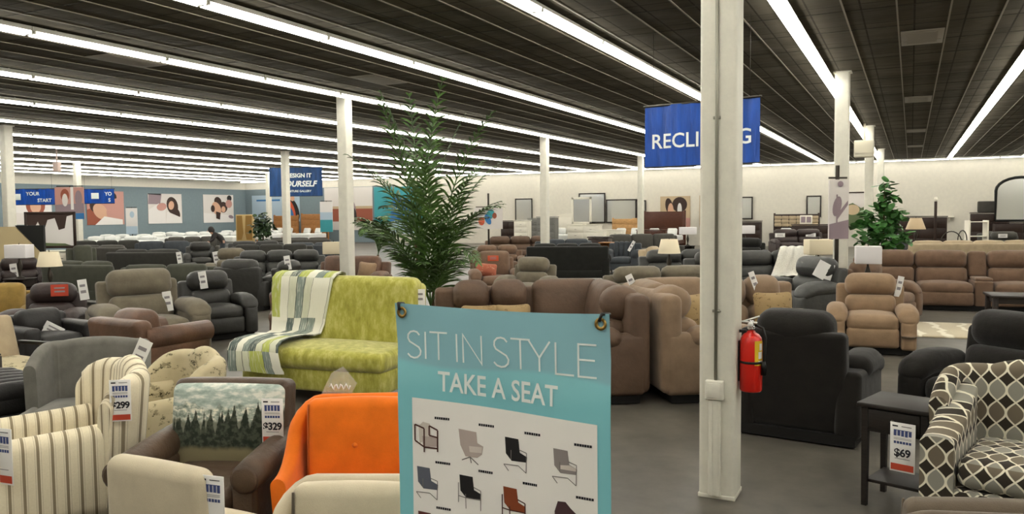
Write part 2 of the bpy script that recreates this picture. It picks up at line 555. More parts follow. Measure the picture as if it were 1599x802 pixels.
# conduit, junction box and its cover on the front column, facing the aisle
m = MB()
m.tube([(-.005, -.134, CEIL), (-.005, -.134, .82)], .011, 10); m.box((.05, .012, .02), (-.005, -.13, 1.3), bev=.003); m.box((.05, .012, .02), (-.005, -.13, 2.6), bev=.003); m.tube([(.0, -.134, 1.3), (.03, -.15, 1.3)], .006, 8)
o = m.build('conduit', plain('grey_conduit', '#8f8c80', .4, .5), front_col)
m = MB(); m.rb((.125, .05, .135), (-.01, -.142, .76), .012); m.box((.09, .008, .1), (-.01, -.168, .76), bev=.003); m.build('junction_box', M['column'], front_col)
m = MB(); m.rb((.085, .03, .67), (-.01, -.136, .36), .008); m.box((.012, .012, .66), (-.028, -.15, .36)); m.box((.012, .012, .66), (.012, -.15, .36)); m.build('wire_cover', M['column'], front_col)

# small equipment on the ceiling and high on the walls
m = MB(); m.rb((.55, .28, .5), (0, 0, 0), .03); m.box((.5, .02, .06), (0, -.15, -.1)); m.box((.06, .06, .5), (0, .05, .5))
o = m.build('heater_unit', plain('pale_unit', '#bdb7a4', .5)); P = at(1340, 250, 3.98); P = atd(1339, 237, 24); o.location = (P.x + .18, P.y, CEIL - .75)
tag(o, 'pale boxy unit hung beside the second row column near the ceiling', 'heater')
m = MB(); m.rb((.3, .16, .36), (0, 0, 0), .03); m.box((.04, .04, .5), (0, 0, .42)); m.box((.22, .02, .2), (0, -.085, 0)); o = m.build('exit_sign_box', plain('pinkish_unit', '#c9b3a8', .5))
o.location = atd(88, 236, 30); o.location.z = CEIL - .67
tag(o, 'small pale box hung from the ceiling at far left', 'ceiling unit')

# ------------------------------------------------------------------ upholstery builders (front faces -Y, origin on the floor)
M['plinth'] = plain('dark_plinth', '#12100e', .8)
M['darkwood'] = wood('dark_wood', '#2a2320', .45)
def droop(amount):
    def fn(P, h):
        P = P.copy(); t = np.clip(-P[:, 1] / h[1], 0, 1); P[:, 2] -= amount * t ** 3; return P
    return fn
def crown(amount):
    def fn(P, h):
        P = P.copy(); P[:, 2] += amount * (P[:, 2] > 0) * (1 - (P[:, 0] / h[0]) ** 2); return P
    return fn

def seat_unit(root, mat, cx, sw, d, h, lean, q, th=0, yo=0, foot=True, split=True):
    """one reclining place: footrest, seat cushion, lumbar roll and head roll; th turns it about the thing's z"""
    seg, inn = q
    c, s = math.cos(th), math.sin(th)
    def R(x, y, z): return (cx + c * x - s * y, yo + s * x + c * y, z)
    def rb(name, size, pos, r, puff, rx=0, fn=None):
        m = MB(); m.rb(size, (0, 0, 0), r, puff, (rx, 0, 0), seg, inn, fn)
        m.v[-1] = (m.v[-1] @ rotmat(0, 0, th).T) + np.array(R(*pos)); m.build(name, mat, root)
    if foot: rb('footrest', (sw - .015, .12, .27), (0, -d / 2 + .09, .235), .05, (0, .03, 0))
    rb('seat_cushion', (sw - .012, d - .3, .21), (0, -d / 2 + .05 + (d - .3) / 2, .425), .08, (0, .03, .04))
    yb = d / 2 - .30
    if split:
        zm = .47 + (h - .47) * .5
        rb('lumbar_cushion', (sw - .02, .25, zm - .45), (0, yb + .01, (zm + .46) / 2), .09, (0, .05, 0), -lean)
        rb('head_cushion', (sw - .008, .31, h - zm + .02), (0, yb + .115, (h + zm) / 2), .12, (0, .05, .015), -lean)
    else:
        rb('back_cushion', (sw - .012, .25, h - .48), (0, yb + .05, (h + .48) / 2), .09, (0, .06, .02), -lean)

def recliner(name, mat, label, cat, n=1, sw=.62, h=1.03, d=1.0, aw=.22, ah=.66, lean=.16, q=(2, 2), arms=(1, 1), group=None, foot=True, split=True, console=None):
    root = thing(name, label, cat, group)
    W = n * sw + aw * sum(arms) + (.34 if console is not None else 0)
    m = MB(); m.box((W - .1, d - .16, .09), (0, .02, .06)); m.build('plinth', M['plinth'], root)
    x = -W / 2 + aw * arms[0]
    def ln(P, hh): P = P.copy(); P[:, 1] += .13 * (P[:, 2] / hh[2]) * .5; return P
    m = MB(); m.rb((W - aw * sum(arms) + .22 if n == 1 else W - .12, .17, h - .22), (0, d / 2 - .13, (h - .14 + .08) / 2), .05, (0, .02, 0), None, q[0], q[1], ln); m.build('back_shell', mat, root)
    m = MB(); m.rb((W - aw * 2 + .02, d - .25, .2), (0, .03, .2), .03, seg=1, inner=0); m.build('seat_frame', mat, root)
    for i in range(n):
        if console is not None and i == console:
            m = MB(); m.rb((.32, d - .35, .5), (x + .17, -.08, .33), .04, (0, 0, .01), None, q[0], q[1]); m.rb((.3, d - .5, .06), (x + .17, -.12, .61), .025); m.build('console', mat, root)
            m = MB(); m.rb((.32, .2, h - .6), (x + .17, d / 2 - .22, (h + .6) / 2), .06, (0, .03, 0), (-lean, 0, 0), q[0], q[1]); m.build('console_back', mat, root)
            x += .34
        seat_unit(root, mat, x + sw / 2, sw, d, h, lean, q, foot=foot, split=split); x += sw
    for k, s in ((0, -1), (1, 1)):
        if not arms[k]: continue
        ax = s * (W / 2 - aw / 2)
        def cheek(P, hh):
            P = P.copy(); t = np.clip(-P[:, 1] / hh[1], 0, 1); P[:, 2] -= (P[:, 2] > 0) * .1 * t ** 4; return P
        m = MB(); m.rb((aw - .02, d - .08, ah - .14), (ax, -.02, (ah - .06 + .08) / 2), .045, (.015, .02, 0), None, q[0], q[1], cheek); o = m.build('arm', mat, root)
        m = MB(); m.rb((aw + .05, d * .66, .17), (ax, -d * .12, ah - .06), .08, (.01, .03, .03), None, q[0], q[1], droop(.09)); m.build('arm_pad', mat, o)
    return root

def sofa(name, mat, label, cat, n=2, W=1.9, d=.95, h=.9, aw=.2, ah=.62, arm='track', back='loose', q=(2, 2), group=None, leg=True, lean=.14, smat=None):
    root = thing(name, label, cat, group)
    arms = arm != 'none'
    iw = W - 2 * aw * arms
    m = MB(); m.rb((W - .06, d - .12, .22), (0, .02, .23), .03, seg=1, inner=0); m.build('seat_frame', mat, root)
    def ln(P, hh): P = P.copy(); P[:, 1] += .1 * (P[:, 2] / hh[2]) * .5; return P
    m = MB(); m.rb((W - .04, .2, h - .2), (0, d / 2 - .14, (h - .03 + .14) / 2), .06, (0, .02, 0), None, q[0], q[1], ln); m.build('back_shell', mat, root)
    sw = iw / n
    for i in range(n):
        cx = -iw / 2 + sw * (i + .5)
        m = MB(); m.rb((sw - .01, d - .3, .18), (cx, -.11, .42), .06, (0, .02, .035), None, *q); m.build('seat_cushion', mat, root)
        if back == 'loose':
            m = MB(); m.rb((sw - .01, .22, h - .45), (cx, d / 2 - .3, (h + .02 + .47) / 2), .08, (0, .06, .02), (-lean, 0, 0), *q); m.build('back_cushion', smat or mat, root)
        elif back == 'tuft':
            m = MB()
            k = 4
            for j in range(k):
                m.rb((sw / k - .004, .18, h - .46), (cx - sw / 2 + sw / k * (j + .5), d / 2 - .27, (h + .47) / 2), .05, (0, .03, .01), (-lean, 0, 0), 2, 1)
            m.build('tufted_back', mat, root)
    for s in (-1, 1) if arms else ():
        ax = s * (W / 2 - aw / 2)
        m = MB(); m.rb((aw, d - .06, ah - .1), (ax, -.01, (ah + .1) / 2 - .01), .05 if arm != 'roll' else .03, (.012, .01, .012), None, *q)
        if arm == 'roll': m.tube([(ax + s * .03, -d / 2 + .01, ah - .03), (ax + s * .03, d / 2 - .12, ah - .03)], aw * .62, 14)
        m.build('arm', mat, root)
    if leg:
        for sx in (-1, 1):
            for sy in (-1, 1):
                m = MB(); m.lathe([(.018, 0), (.03, .13)], (sx * (W / 2 - .1), sy * (d / 2 - .12), 0), 8); m.build('leg', M['darkwood'], root)
    return root

def wing_chair(name, mat, label, W=.78, d=.82, h=1.05, wing=.34, arm_h=.64, at_=.13, leg=.16, seat=True, group=None, arms=True, lean=.1, legmat=None, top_drop=.05, seat_h=.47, rise=.02, arm_r=1.0, rc=.16):
    root = thing(name, label, 'armchair', group)
    b = d / 2 - .1; hw = W / 2 - .06
    path = []
    yf = b - wing
    for k in range(6): path.append((-hw - .02 * (1 - k / 5), yf + (b - rc - yf) * k / 5))
    for k in range(1, 8):
        a = PI - (PI / 2) * k / 7
        path.append((-hw + rc + rc * math.cos(a), b - rc + rc * math.sin(a)))
    xs = np.linspace(-hw + rc, hw - rc, 8)[1:-1]
    path += [(x, b) for x in xs]
    full = path + [(-x, y) for (x, y) in reversed(path[:13])]
    zt = []
    for i, (x, y) in enumerate(full):
        if y < b - .02 or abs(x) > hw - rc:
            t = min(1, max(0, (y - yf) / (b - yf))); zt.append(h - top_drop - .16 * (1 - t) ** 2.2)
        else: zt.append(h - top_drop + top_drop * (1 - (x / (hw - rc)) ** 2))
    tt = [.11 + .03 * (1 if abs(p[0]) < hw - .02 else 0) for p in full]
    m = MB(); m.shell(full, tt, .2, zt, lean=lean); m.build('wing_back', mat, root)
    if arms:
        for s in (-1, 1):
            x = s * (W / 2 - at_ / 2)
            p = [(x, y) for y in np.linspace(-d / 2 + .05, b - .12, 8)]
            z = [arm_h - .01 + rise * (k / 7) ** 1.6 for k in range(8)]
            if s > 0: p, z = p[::-1], z[::-1]
            m = MB(); m.shell(p, at_, leg, z, r=arm_r); m.build('arm', mat, root)
    m = MB(); m.rb((W - .16, d - .2, .2), (0, -.04, .27), .03, uv='box'); m.build('seat_frame', mat, root)
    m = MB(); m.rb((W - 2 * at_ - .01, d - .26, .16), (0, -.07, seat_h - .04), .06, (0, .02, .03)); m.build('seat_cushion', mat, root)
    for sx in (-1, 1):
        for sy in (-1, 1):
            m = MB(); m.lathe([(.016, 0), (.026, leg + .04)], (sx * (W / 2 - .1), sy * (d / 2 - .12), 0), 10); m.build('leg', legmat or M['darkwood'], root)
    return root

def tub_chair(name, mat, label, W=.7, d=.74, h=.92, front=.6, seat_h=.46, button=True, seam=None, group=None, curve=.14):
    """slipper style chair whose tall flat back runs into low flared sides"""
    root = thing(name, label, 'armchair', group)
    b = d / 2 - .08; hw = W / 2 - .05
    side = [(-hw - .035 * (1 - k / 7) ** 1.0, -d / 2 + .1 + (b - .1 + d / 2 - .1) * k / 7) for k in range(8)]
    cor = [(-hw + .1 + .1 * math.cos(PI - PI / 2 * k / 5), b - .1 + .1 * math.sin(PI - PI / 2 * k / 5)) for k in range(1, 6)]
    mid = [(x, b) for x in np.linspace(-hw + .1, hw - .1, 6)[1:-1]]
    full = side + cor + mid + [(-x, y) for (x, y) in reversed(cor)] + [(-x, y) for (x, y) in reversed(side)]
    zt = []
    for (x, y) in full:
        t = min(1, max(0, (y + d / 2 - .1) / (b + d / 2 - .1)))
        zt.append(front + (h - front) * (t ** 2.4))
    m = MB(); m.shell(full, .085, .18, zt, lean=.07); m.build('shell_back', mat, root)
    m = MB(); m.rb((W - .17, .13, h - .44), (0, b - .1, (h + .43) / 2 + .005), .05, (0, .025, .012), (-.1, 0, 0), 3, 4); o = m.build('back_pad', mat, root)
    if button:
        m = MB(); m.lathe([(.0, -.012), (.012, -.008), (.016, 0)], (0, b - .21, h - .24), 12, axis='y', cap=False); m.build('button', mat, o)
    for s in (-1, 1):
        m = MB(); m.tube([(s * (W / 2 - .1), b - .155 + .1 * (z - .68), z) for z in np.linspace(.46, h - .02, 8)], .006, 6); m.build('seam_piping', seam or mat, root)
    m = MB(); m.rb((W - .18, d - .2, .15), (0, -.05, seat_h - .06), .05, (0, .02, .03)); m.build('seat_cushion', mat, root)
    m = MB(); m.rb((W - .1, d - .12, .18), (0, -.02, .26), .03); m.build('seat_frame', mat, root)
    for sx in (-1, 1):
        for sy in (-1, 1):
            m = MB(); m.lathe([(.014, 0), (.024, .2)], (sx * (W / 2 - .1), sy * (d / 2 - .12), 0), 10); m.build('leg', M['darkwood'], root)
    return root

def pillow(name, mat, label, size=(.45, .14, .45), cat='cushion', group=None):
    m = MB()
    def fn(P, h):
        P = P.copy(); u = np.abs(P[:, 0] / h[0]); w = np.abs(P[:, 2] / h[2])
        k = 1 - .12 * (1 - (u * w)) ** 1.0 * 0
        P[:, 1] *= (1 - u ** 4 * .8) * (1 - w ** 4 * .8)
        P[:, 0] *= 1 - .08 * (1 - w ** 2); P[:, 2] *= 1 - .08 * (1 - u ** 2); return P
    m.rb(size, (0, 0, 0), size[1] * .45, (0, .03, 0), None, 2, 4, fn)
    o = m.build(name, mat); tag(o, label, cat, group); return o

# ---- small goods
M['tag_white'] = plain('tag_card', '#e6e4e0', .6); M['tag_red'] = plain('tag_red_band', '#b8452f', .6)
M['ink'] = plain('black_ink', '#25232a', .7); M['blue_ink'] = plain('blue_ink', '#44507e', .7); M['grey_ink'] = plain('grey_ink', '#8b8688', .7)
def price_tag(px, py, depth, price, label, phi=0, h=.24, w=.115, tilt=0.0, roll=0.0):
    root = thing('price_tag', label, 'price tag', 'price tags with a red band')
    P, dd = stick(px, py + 0, depth, .02); h *= dd / depth; w *= dd / depth
    m = MB(); m.box((w, .004, h), (0, 0, 0), bev=.0018); m.build('card', M['tag_white'], root)
    m = MB(); m.box((w * .9, .002, h * .13), (0, -.0035, -h * .4)); m.build('red_band', M['tag_red'], root)
    m = MB()
    y = -.0032
    m.box((w * .22, .001, h * .03), (-w * .3, y, h * .43)); m.box((w * .4, .001, h * .012), (w * .15, y, h * .43))
    rr = random.Random(len(label))
    for k in range(5):
        ww = w * .11; m.box((ww, .001, h * (.1 + .03 * rr.random())), (-w * .3 + k * w * .15, y, h * .29), mi=1)
    m.box((w * .72, .001, h * .012), (0, y, h * .35), mi=1)
    for z in (.19, .165): m.box((w * .7, .001, h * .008), (0, y, h * z), mi=2)
    for k in range(6): m.box((w * .09, .001, h * .05), (-w * .3 + k * w * .12, y, h * .1), mi=1)
    m.box((w * .6, .001, h * .012), (0, y, -h * .23), mi=2)
    if price: m.text(price, h * .22, Matrix.Translation((0, y - .001, -h * .18)), bold=.002, align='CENTER', space=.92)
    m.build('printing', [M['ink'], M['blue_ink'], M['grey_ink']], root)
    root.location = P; root.rotation_euler = Euler((math.radians(tilt), math.radians(roll), math.radians(-YAW + phi)))
    return root
def stick(px, py, depth, off=.028):
    """where the line of sight through that spot meets the furniture"""
    bpy.context.view_layer.update(); dg = bpy.context.evaluated_depsgraph_get()
    d = ray(px, py).normalized(); hit, loc, nrm, idx, ob, mw = SC.ray_cast(dg, EYEP, d)
    dd = (loc - EYEP).dot(CF) if hit else depth
    if not hit or dd > depth * 1.6 or dd < depth * .55: return atd(px, py, depth), depth
    return loc - d * off, dd
def on(root, lx, ly, lz):
    c, s = math.cos(root.rotation_euler.z), math.sin(root.rotation_euler.z); k = root.scale.x
    return Vector((root.location.x + k * (c * lx - s * ly), root.location.y + k * (s * lx + c * ly), k * lz))
def small_tag(px, py, depth, label, w=.1, h=.22, phi=0, roll=0, name='price_tag', mat=None, cat='price tag', group='small white price tags on the rows of seats'):
    P, dd = stick(px, py, depth); w *= dd / depth; h *= dd / depth
    m = MB(); m.box((w, .006, h), (0, 0, 0)); m.box((w * .6, .002, h * .12), (0, -.004, h * .2), mi=1); m.box((w * .6, .002, h * .14), (0, -.004, -h * .1), mi=1)
    o = m.build(name, [mat or M['tag_white'], M['grey_ink']]); tag(o, label, cat, group)
    o.location = P; o.rotation_euler = (0, math.radians(roll), math.radians(-YAW + phi)); return o

def table_lamp(name, label, z, r0=.17, r1=.2, sh=.26, base=.45, shade_mat=None, base_mat=None, square=False):
    """a table lamp whose foot is at height z"""
    root = thing(name, label, 'lamp', 'table lamps')
    m = MB(); m.lathe([(.09, 0), (.095, .015), (.03, .04), (.022, .1), (.05, base * .5), (.055, base * .62), (.02, base * .9), (.012, base), (.012, base + .08)], n=14); m.build('lamp_base', base_mat or M['darkmetal'], root)
    m = MB()
    if square:
        m.box((r1 * 2, r1 * 1.4, sh), (0, 0, base + sh / 2), bev=.012)
    else:
        m.lathe([(r1, base), (r0, base + sh), (r0 - .006, base + sh), (r1 - .006, base)], n=24, cap=False)
        m.lathe([(.001, base + sh * .96), (r0 - .004, base + sh * .96)], n=24, cap=False)
    m.build('lamp_shade', shade_mat or M['shade'], root)
    m = MB(); m.lathe([(.004, base + sh * .96), (.01, base + sh + .02), (.002, base + sh + .045)], n=8); m.build('finial', M['darkmetal'], root)
    root.location.z = z
    return root
M['shade'] = plain('linen_lampshade', '#d9cdb2', .9); M['whiteshade'] = plain('white_lampshade', '#dad6d6', .9)

def end_table(name, label, mat, w=.46, d=.46, h=.68, drawer=True, group=None):
    root = thing(name, label, 'side table', group)
    m = MB(); m.box((w, d, .03), (0, 0, h - .015), bev=.008); m.build('table_top', mat, root)
    for sx in (-1, 1):
        for sy in (-1, 1):
            m = MB(); m.box((.042, .042, h - .03), (sx * (w / 2 - .045), sy * (d / 2 - .045), (h - .03) / 2), taper=.8, bev=0); m.build('leg', mat, root)
    m = MB(); a = .16
    for sx in (-1, 1): m.box((.016, d - .12, a), (sx * (w / 2 - .04), 0, h - .03 - a / 2))
    m.box((w - .12, .016, a), (0, d / 2 - .04, h - .03 - a / 2)); m.box((w - .12, .02, .02), (0, -d / 2 + .04, h - .03 - a + .01)); m.build('apron', mat, root)
    if drawer:
        m = MB(); m.box((w - .14, .02, a - .03), (0, -d / 2 + .03, h - .035 - (a - .02) / 2), bev=.004); o = m.build('drawer', mat, root)
        m = MB(); m.lathe([(.006, 0), (.006, -.012), (.014, -.02), (.012, -.028), (.001, -.03)], (0, -d / 2 + .02, h - .1), 12, axis='y'); m.build('knob', plain('knob_metal', '#6d655c', .3, .9), o)
    m = MB(); m.box((w - .1, d - .1, .022), (0, 0, .17), bev=.004); m.build('shelf', mat, root)
    return root

def flat_print(mb, shapes, y, sx=1, sz=1):
    """flat printed shapes on a poster: ('e', cx, cz, rx, rz, rot, mi) or ('p', [(x,z)...], mi)"""
    for k, s in enumerate(shapes):
        yy = y - .0015 * (k + 1)
        if s[0] == 'e':
            _, cx, cz, rx, rz, ro, mi = s; c, q = math.cos(ro), math.sin(ro)
            pts = [(cx + rx * math.cos(a) * c - rz * math.sin(a) * q, cz + rx * math.cos(a) * q + rz * math.sin(a) * c) for a in [2 * PI * i / 18 for i in range(18)]]
        else: pts, mi = s[1], s[2]
        mb.add([(x * sx, yy, z * sz) for (x, z) in pts], [tuple(range(len(pts)))], mi, False)

def parsons_chair(name, mat, label, W=.5, d=.6, h=.86):
    root = thing(name, label, 'chair')
    def fl(P, hh):
        P = P.copy(); t = (hh[2] - P[:, 2]) / (2 * hh[2]); P[:, 0] *= 1 + .2 * t; P[:, 1] += .05 * (1 - t) - .02 * (P[:, 0] / hh[0]) ** 2 * 0; return P
    m = MB(); m.rb((W, .12, h - .22), (0, d / 2 - .1, (h + .22) / 2), .055, (0, .02, .008), None, 4, 4, fl); m.build('back', mat, root)
    m = MB(); m.rb((W + .04, d - .1, .16), (0, -.03, .4), .05, (0, .01, .03), None, 3, 3); m.build('seat_cushion', mat, root)
    m = MB(); m.rb((W + .02, d - .12, .12), (0, -.02, .28), .02); m.build('seat_frame', mat, root)
    for sx in (-1, 1):
        for sy in (-1, 1): m = MB(); m.lathe([(.014, 0), (.024, .25)], (sx * (W / 2 - .03), sy * (d / 2 - .1), 0), 10); m.build('leg', M['darkwood'], root)
    return root

# ------------------------------------------------------------------ foreground materials
def stripe_mat():
    t = NT('cream_ticking_stripe')
    s = t.sep(t.tc('UV')); u = t.math('FRACT', t.math('DIVIDE', s[0], .074))
    d = t.math('ABSOLUTE', t.math('SUBTRACT', u, .5))
    band = t.math('SUBTRACT', 1.0, t.step(d, .085, .13))
    line = t.math('SUBTRACT', 1.0, t.step(t.math('ABSOLUTE', t.math('SUBTRACT', d, .22)), .012, .03))
    base = t.mix(t.noise(90, t.tc(), 2), '#e6dcc2', '#d6caae')
    t.color(t.mix(t.math('MAXIMUM', band, t.math('MULTIPLY', line, .45)), base, '#8d8068'))
    t.set(.95, 0, .1, .15); t.bump(t.noise(260, t.tc(), 2), .15, .004)
    return t.m
def trellis_mat():
    t = NT('ogee_trellis_fabric')
    s = t.sep(t.tc('UV')); W_, P_ = .098, .27
    u = t.math('DIVIDE', s[0], W_); v = t.math('MULTIPLY', s[1], 2 * PI / P_)
    c = t.math('MULTIPLY', t.math('COSINE', v), .5)
    f1 = t.math('ADD', u, c); f2 = t.math('SUBTRACT', u, c)
    def dist(f): return t.math('ABSOLUTE', t.math('SUBTRACT', t.math('FRACT', t.math('ADD', f, .5)), .5))
    dm = t.math('MINIMUM', dist(f1), dist(f2))
    line = t.math('SUBTRACT', 1.0, t.step(dm, .05, .085))
    cell = t.math('MODULO', t.math('ADD', t.math('FLOOR', f1), t.math('MULTIPLY', t.math('FLOOR', f2), 2)), 3)
    cell = t.math('DIVIDE', t.math('ABSOLUTE', cell), 2.0)
    col = t.ramp(cell, [(0, '#332d26'), (.3, '#8a877c'), (.7, '#6b6152')], 'CONSTANT')
    t.color(t.mix(line, col, '#d9d2bd')); t.set(.92, 0, .12, .1); t.bump(t.noise(300, t.tc(), 2), .15, .004)
    return t.m
def landscape_mat():
    t = NT('woven_mountain_landscape')
    s = t.sep(t.tc('UV')); x, z = s[0], s[1]            # metres; z 0..0.5
    wz = t.noise(26, t.tc(), 4)
    sky = t.ramp(t.noise(9, t.mapping(t.tc('UV'), (1, 2.2, 1)), 5, .6), [(.36, '#8f9d94'), (.5, '#aebab0'), (.6, '#dcdcd0')])
    cx = t.n('ShaderNodeCombineXYZ'); t.l(x, cx.inputs[0])
    r1 = t.math('MULTIPLY_ADD', t.noise(6, cx.outputs[0], 4), .22, .3)
    snow = t.step(t.math('SUBTRACT', r1, z), -.004, .012)
    mcol = t.ramp(t.noise(22, t.mapping(t.tc('UV'), (1, 1.5, 1)), 5, .7), [(.38, '#6f7b6f'), (.5, '#a9b0a2'), (.6, '#e6e2d0')])
    col = t.mix(snow, sky, mcol)
    r2 = t.math('MULTIPLY_ADD', t.noise(9, cx.outputs[0], 3), .14, .25)
    col = t.mix(t.step(t.math('SUBTRACT', r2, z), -.01, .02), col, '#77796a')
    tree = None
    for (k, off, hh, base) in ((13.0, .1, .2, .29), (19.0, .45, .14, .27), (9.0, .7, .16, .31)):
        u = t.math('MULTIPLY_ADD', x, k, off); fr = t.math('ABSOLUTE', t.math('SUBTRACT', t.math('FRACT', u), .5))
        fl = t.n('ShaderNodeCombineXYZ'); t.l(t.math('FLOOR', u), fl.inputs[0])
        wn = t.n('ShaderNodeTexWhiteNoise'); t.l(fl.outputs[0], wn.inputs['Vector'])
        ht = t.math('MULTIPLY_ADD', wn.outputs['Value'], hh, base)
        w = t.math('DIVIDE', t.math('SUBTRACT', ht, z), .32)
        jag = t.math('MULTIPLY', t.math('SUBTRACT', wz, .5), .35)
        inside = t.step(t.math('SUBTRACT', t.math('ADD', w, jag), fr), -.02, .06)
        tree = inside if tree is None else t.math('MAXIMUM', tree, inside)
    col = t.mix(tree, col, t.mix(t.step(t.noise(30, t.tc(), 3), .4, .65), '#2b3128', '#4c5043'))
    ground = t.step(t.math('SUBTRACT', .17, t.math('MULTIPLY_ADD', t.noise(8, cx.outputs[0], 2), .05, z)), -.02, .02)
    col = t.mix(ground, col, '#7d7458')
    t.color(col); t.set(.9, 0, .12, .1); t.bump(t.noise(260, t.tc(), 2), .2, .004)
    return t.m
def bird_mat(nm='beige_bird_print', c1='#c3b797', c2='#b0a484', dark='#37321f'):
    t = NT(nm)
    wv = t.noise(6, t.tc(), 2)
    a = t.step(t.noise(9, t.mapping(t.tc(), (1, 1, 1.6)), 5, .7), .56, .61)
    b = t.step(t.noise(30, t.tc(), 3), .45, .6)
    t.color(t.mix(t.math('MULTIPLY', a, t.math('MAXIMUM', b, .5)), t.mix(wv, c1, c2), dark)); t.set(.92, 0, .12, .1)
    return t.m
def green_mat():
    t = NT('lime_crackle_velvet')
    a = t.noise(14, t.mapping(t.tc(), (1, 1, .45)), 6, .7)
    t.color(t.ramp(a, [(.32, '#8c8a35'), (.5, '#a9a548'), (.66, '#c3bf70')])); t.set(.85, 0, .2, .3); t.bump(a, .2, .01)
    return t.m
def throw_mat():
    t = NT('patchwork_striped_throw')
    s = t.sep(t.tc('UV'))
    wob = t.math('MULTIPLY', t.math('SUBTRACT', t.noise(3, t.tc('UV'), 3), .5), .05)
    u = t.math('ADD', s[0], wob)
    a = t.math('DIVIDE', u, .085); fa = t.n('ShaderNodeCombineXYZ'); t.l(t.math('FLOOR', a), fa.inputs[0])
    wn = t.n('ShaderNodeTexWhiteNoise'); t.l(fa.outputs[0], wn.inputs['Vector'])
    seg = t.math('FLOOR', t.math('ADD', t.math('DIVIDE', s[1], .42), wn.outputs['Value']))
    t.l(seg, fa.inputs[1])
    wn2 = t.n('ShaderNodeTexWhiteNoise'); t.l(fa.outputs[0], wn2.inputs['Vector'])
    col = t.ramp(wn2.outputs['Value'], [(0, '#dedccb'), (.3, '#aeb55e'), (.5, '#c9cab2'), (.68, '#7f8a82'), (.8, '#e3e1d2'), (.9, '#55605c')], 'CONSTANT')
    fr = t.math('ABSOLUTE', t.math('SUBTRACT', t.math('FRACT', a), .5))
    edge = t.step(fr, .44, .48)
    streak = t.noise(5, t.mapping(t.tc('UV'), (16, 1.5, 1)), 4)
    t.color(t.mix(t.math('MULTIPLY', edge, t.step(wn.outputs['Value'], .45, .5)), t.mix(t.math('MULTIPLY', t.step(streak, .52, .62), .5), col, '#d9d8c6'), '#3d423e')); t.set(.95, 0, .1, .1)
    return t.m
M['stripe'] = stripe_mat(); M['trellis'] = trellis_mat(); M['land'] = landscape_mat(); M['bird'] = bird_mat(); M['green'] = green_mat(); M['throw'] = throw_mat()
M['cream_linen'] = fabric('cream_linen', '#c0b49c', .05, .15, .95, 240)
M['orange'] = fabric('orange_wool', '#e0701b', .06, .12, .9, 240)
M['orange_dark'] = plain('orange_piping', '#a34c10', .9)
M['brownleather'] = leather('worn_brown_leather', '#4b3b2d', .15, .48)
M['grey_tweed'] = fabric('grey_tweed', '#6f6d66', .1, .2)
M['black_leather'] = leather('black_leather', '#1f1d1c', .1, .45)
M['black_fabric'] = fabric('black_brown_suede', '#1d1a17', .12, .4)
M['taupe'] = fabric('taupe_suede', '#5f5447', .08, .25)
M['tan'] = fabric('tan_suede', '#8d755c', .08, .35, .85)
M['tan2'] = fabric('camel_suede', '#826d58', .08, .35, .85)
M['brown_sect'] = leather('chestnut_brown_faux_suede', '#5b4738', .12, .62)
M['brown_sect_r'] = fabric('cocoa_brown_suede', '#6e5847', .1, .35, .8)
M['cognac'] = leather('cognac_leather', '#5e4535', .14, .45)
M['olive'] = fabric('olive_grey_suede', '#6d6556', .1, .4, .85)
M['charcoal'] = leather('charcoal_leather', '#302f2c', .12, .45)
M['choc'] = leather('dark_chocolate_leather', '#352a28', .12, .45)
M['mustard'] = fabric('mustard_velvet', '#8d743f', .1, .3)
M['sage'] = fabric('dark_sage_fabric', '#45463c', .08, .25)
M['greysofa'] = fabric('grey_sofa_fabric', '#474540', .08, .25)
M['darkgrey'] = fabric('dark_grey_sofa_fabric', '#353430', .08, .25)
M['slate'] = fabric('slate_blue_grey_fabric', '#3f4347', .08, .25)
M['greyleather'] = leather('grey_leather', '#3f3f3c', .1, .45)
M['deepblack'] = fabric('black_upholstery', '#22221f', .1, .25)
M['beige'] = fabric('beige_fabric', '#a8977c', .06, .2)
M['damask'] = bird_mat('damask_cushion_print', '#9c8560', '#8b7450', '#57452c')

# ------------------------------------------------------------------ the row of accent chairs in front
c = wing_chair('wing_armchair', M['stripe'], 'cream wing armchair with taupe ticking stripes at the left edge', W=.8, d=.92, h=1.06, wing=.2, arm_h=.7, at_=.16)
place(c, 184, 556, (0, .36, 1.06), phi=-52)
price_tag(188, 625, 4.62, '$299', 'white price tag reading $299 on the striped wing chair', phi=10)
price_tag(4, 712, 3.4, '', 'white price tag cut by the left picture edge before the striped chair', phi=-20)

# brown lodge chair with a landscape woven back
c = thing('lodge_armchair', 'brown leather rolled arm chair whose back shows a woven mountain and pine landscape', 'armchair')
W_, d_ = .93, .92
m = MB(); m.rb((W_ - .16, .2, .62), (0, .28, .71), .05, (0, .02, .01), (-.14, 0, 0), 3, 4); m.build('back_frame', M['brownleather'], c)
m = MB(); m.rb((W_ - .19, .14, .55), (0, 0, 0), .045, (0, .03, .008), None, 3, 5)
V = m.v[0]; m.uv = [np.stack([V[[i for i in f], 0] + .5, V[[i for i in f], 2] + .27], 1) for f in m.f]
m.v[0] = V @ rotmat(-.14).T + np.array([0, .205, .725]); m.build('back_cushion', M['land'], c)
m = MB(); m.rb((W_ - .35, .6, .18), (0, -.1, .43), .06, (0, .03, .03), None, 3, 4); m.build('seat_cushion', M['brownleather'], c)
m = MB(); m.rb((W_ - .1, d_ - .12, .22), (0, 0, .24), .03); m.build('seat_frame', M['brownleather'], c)
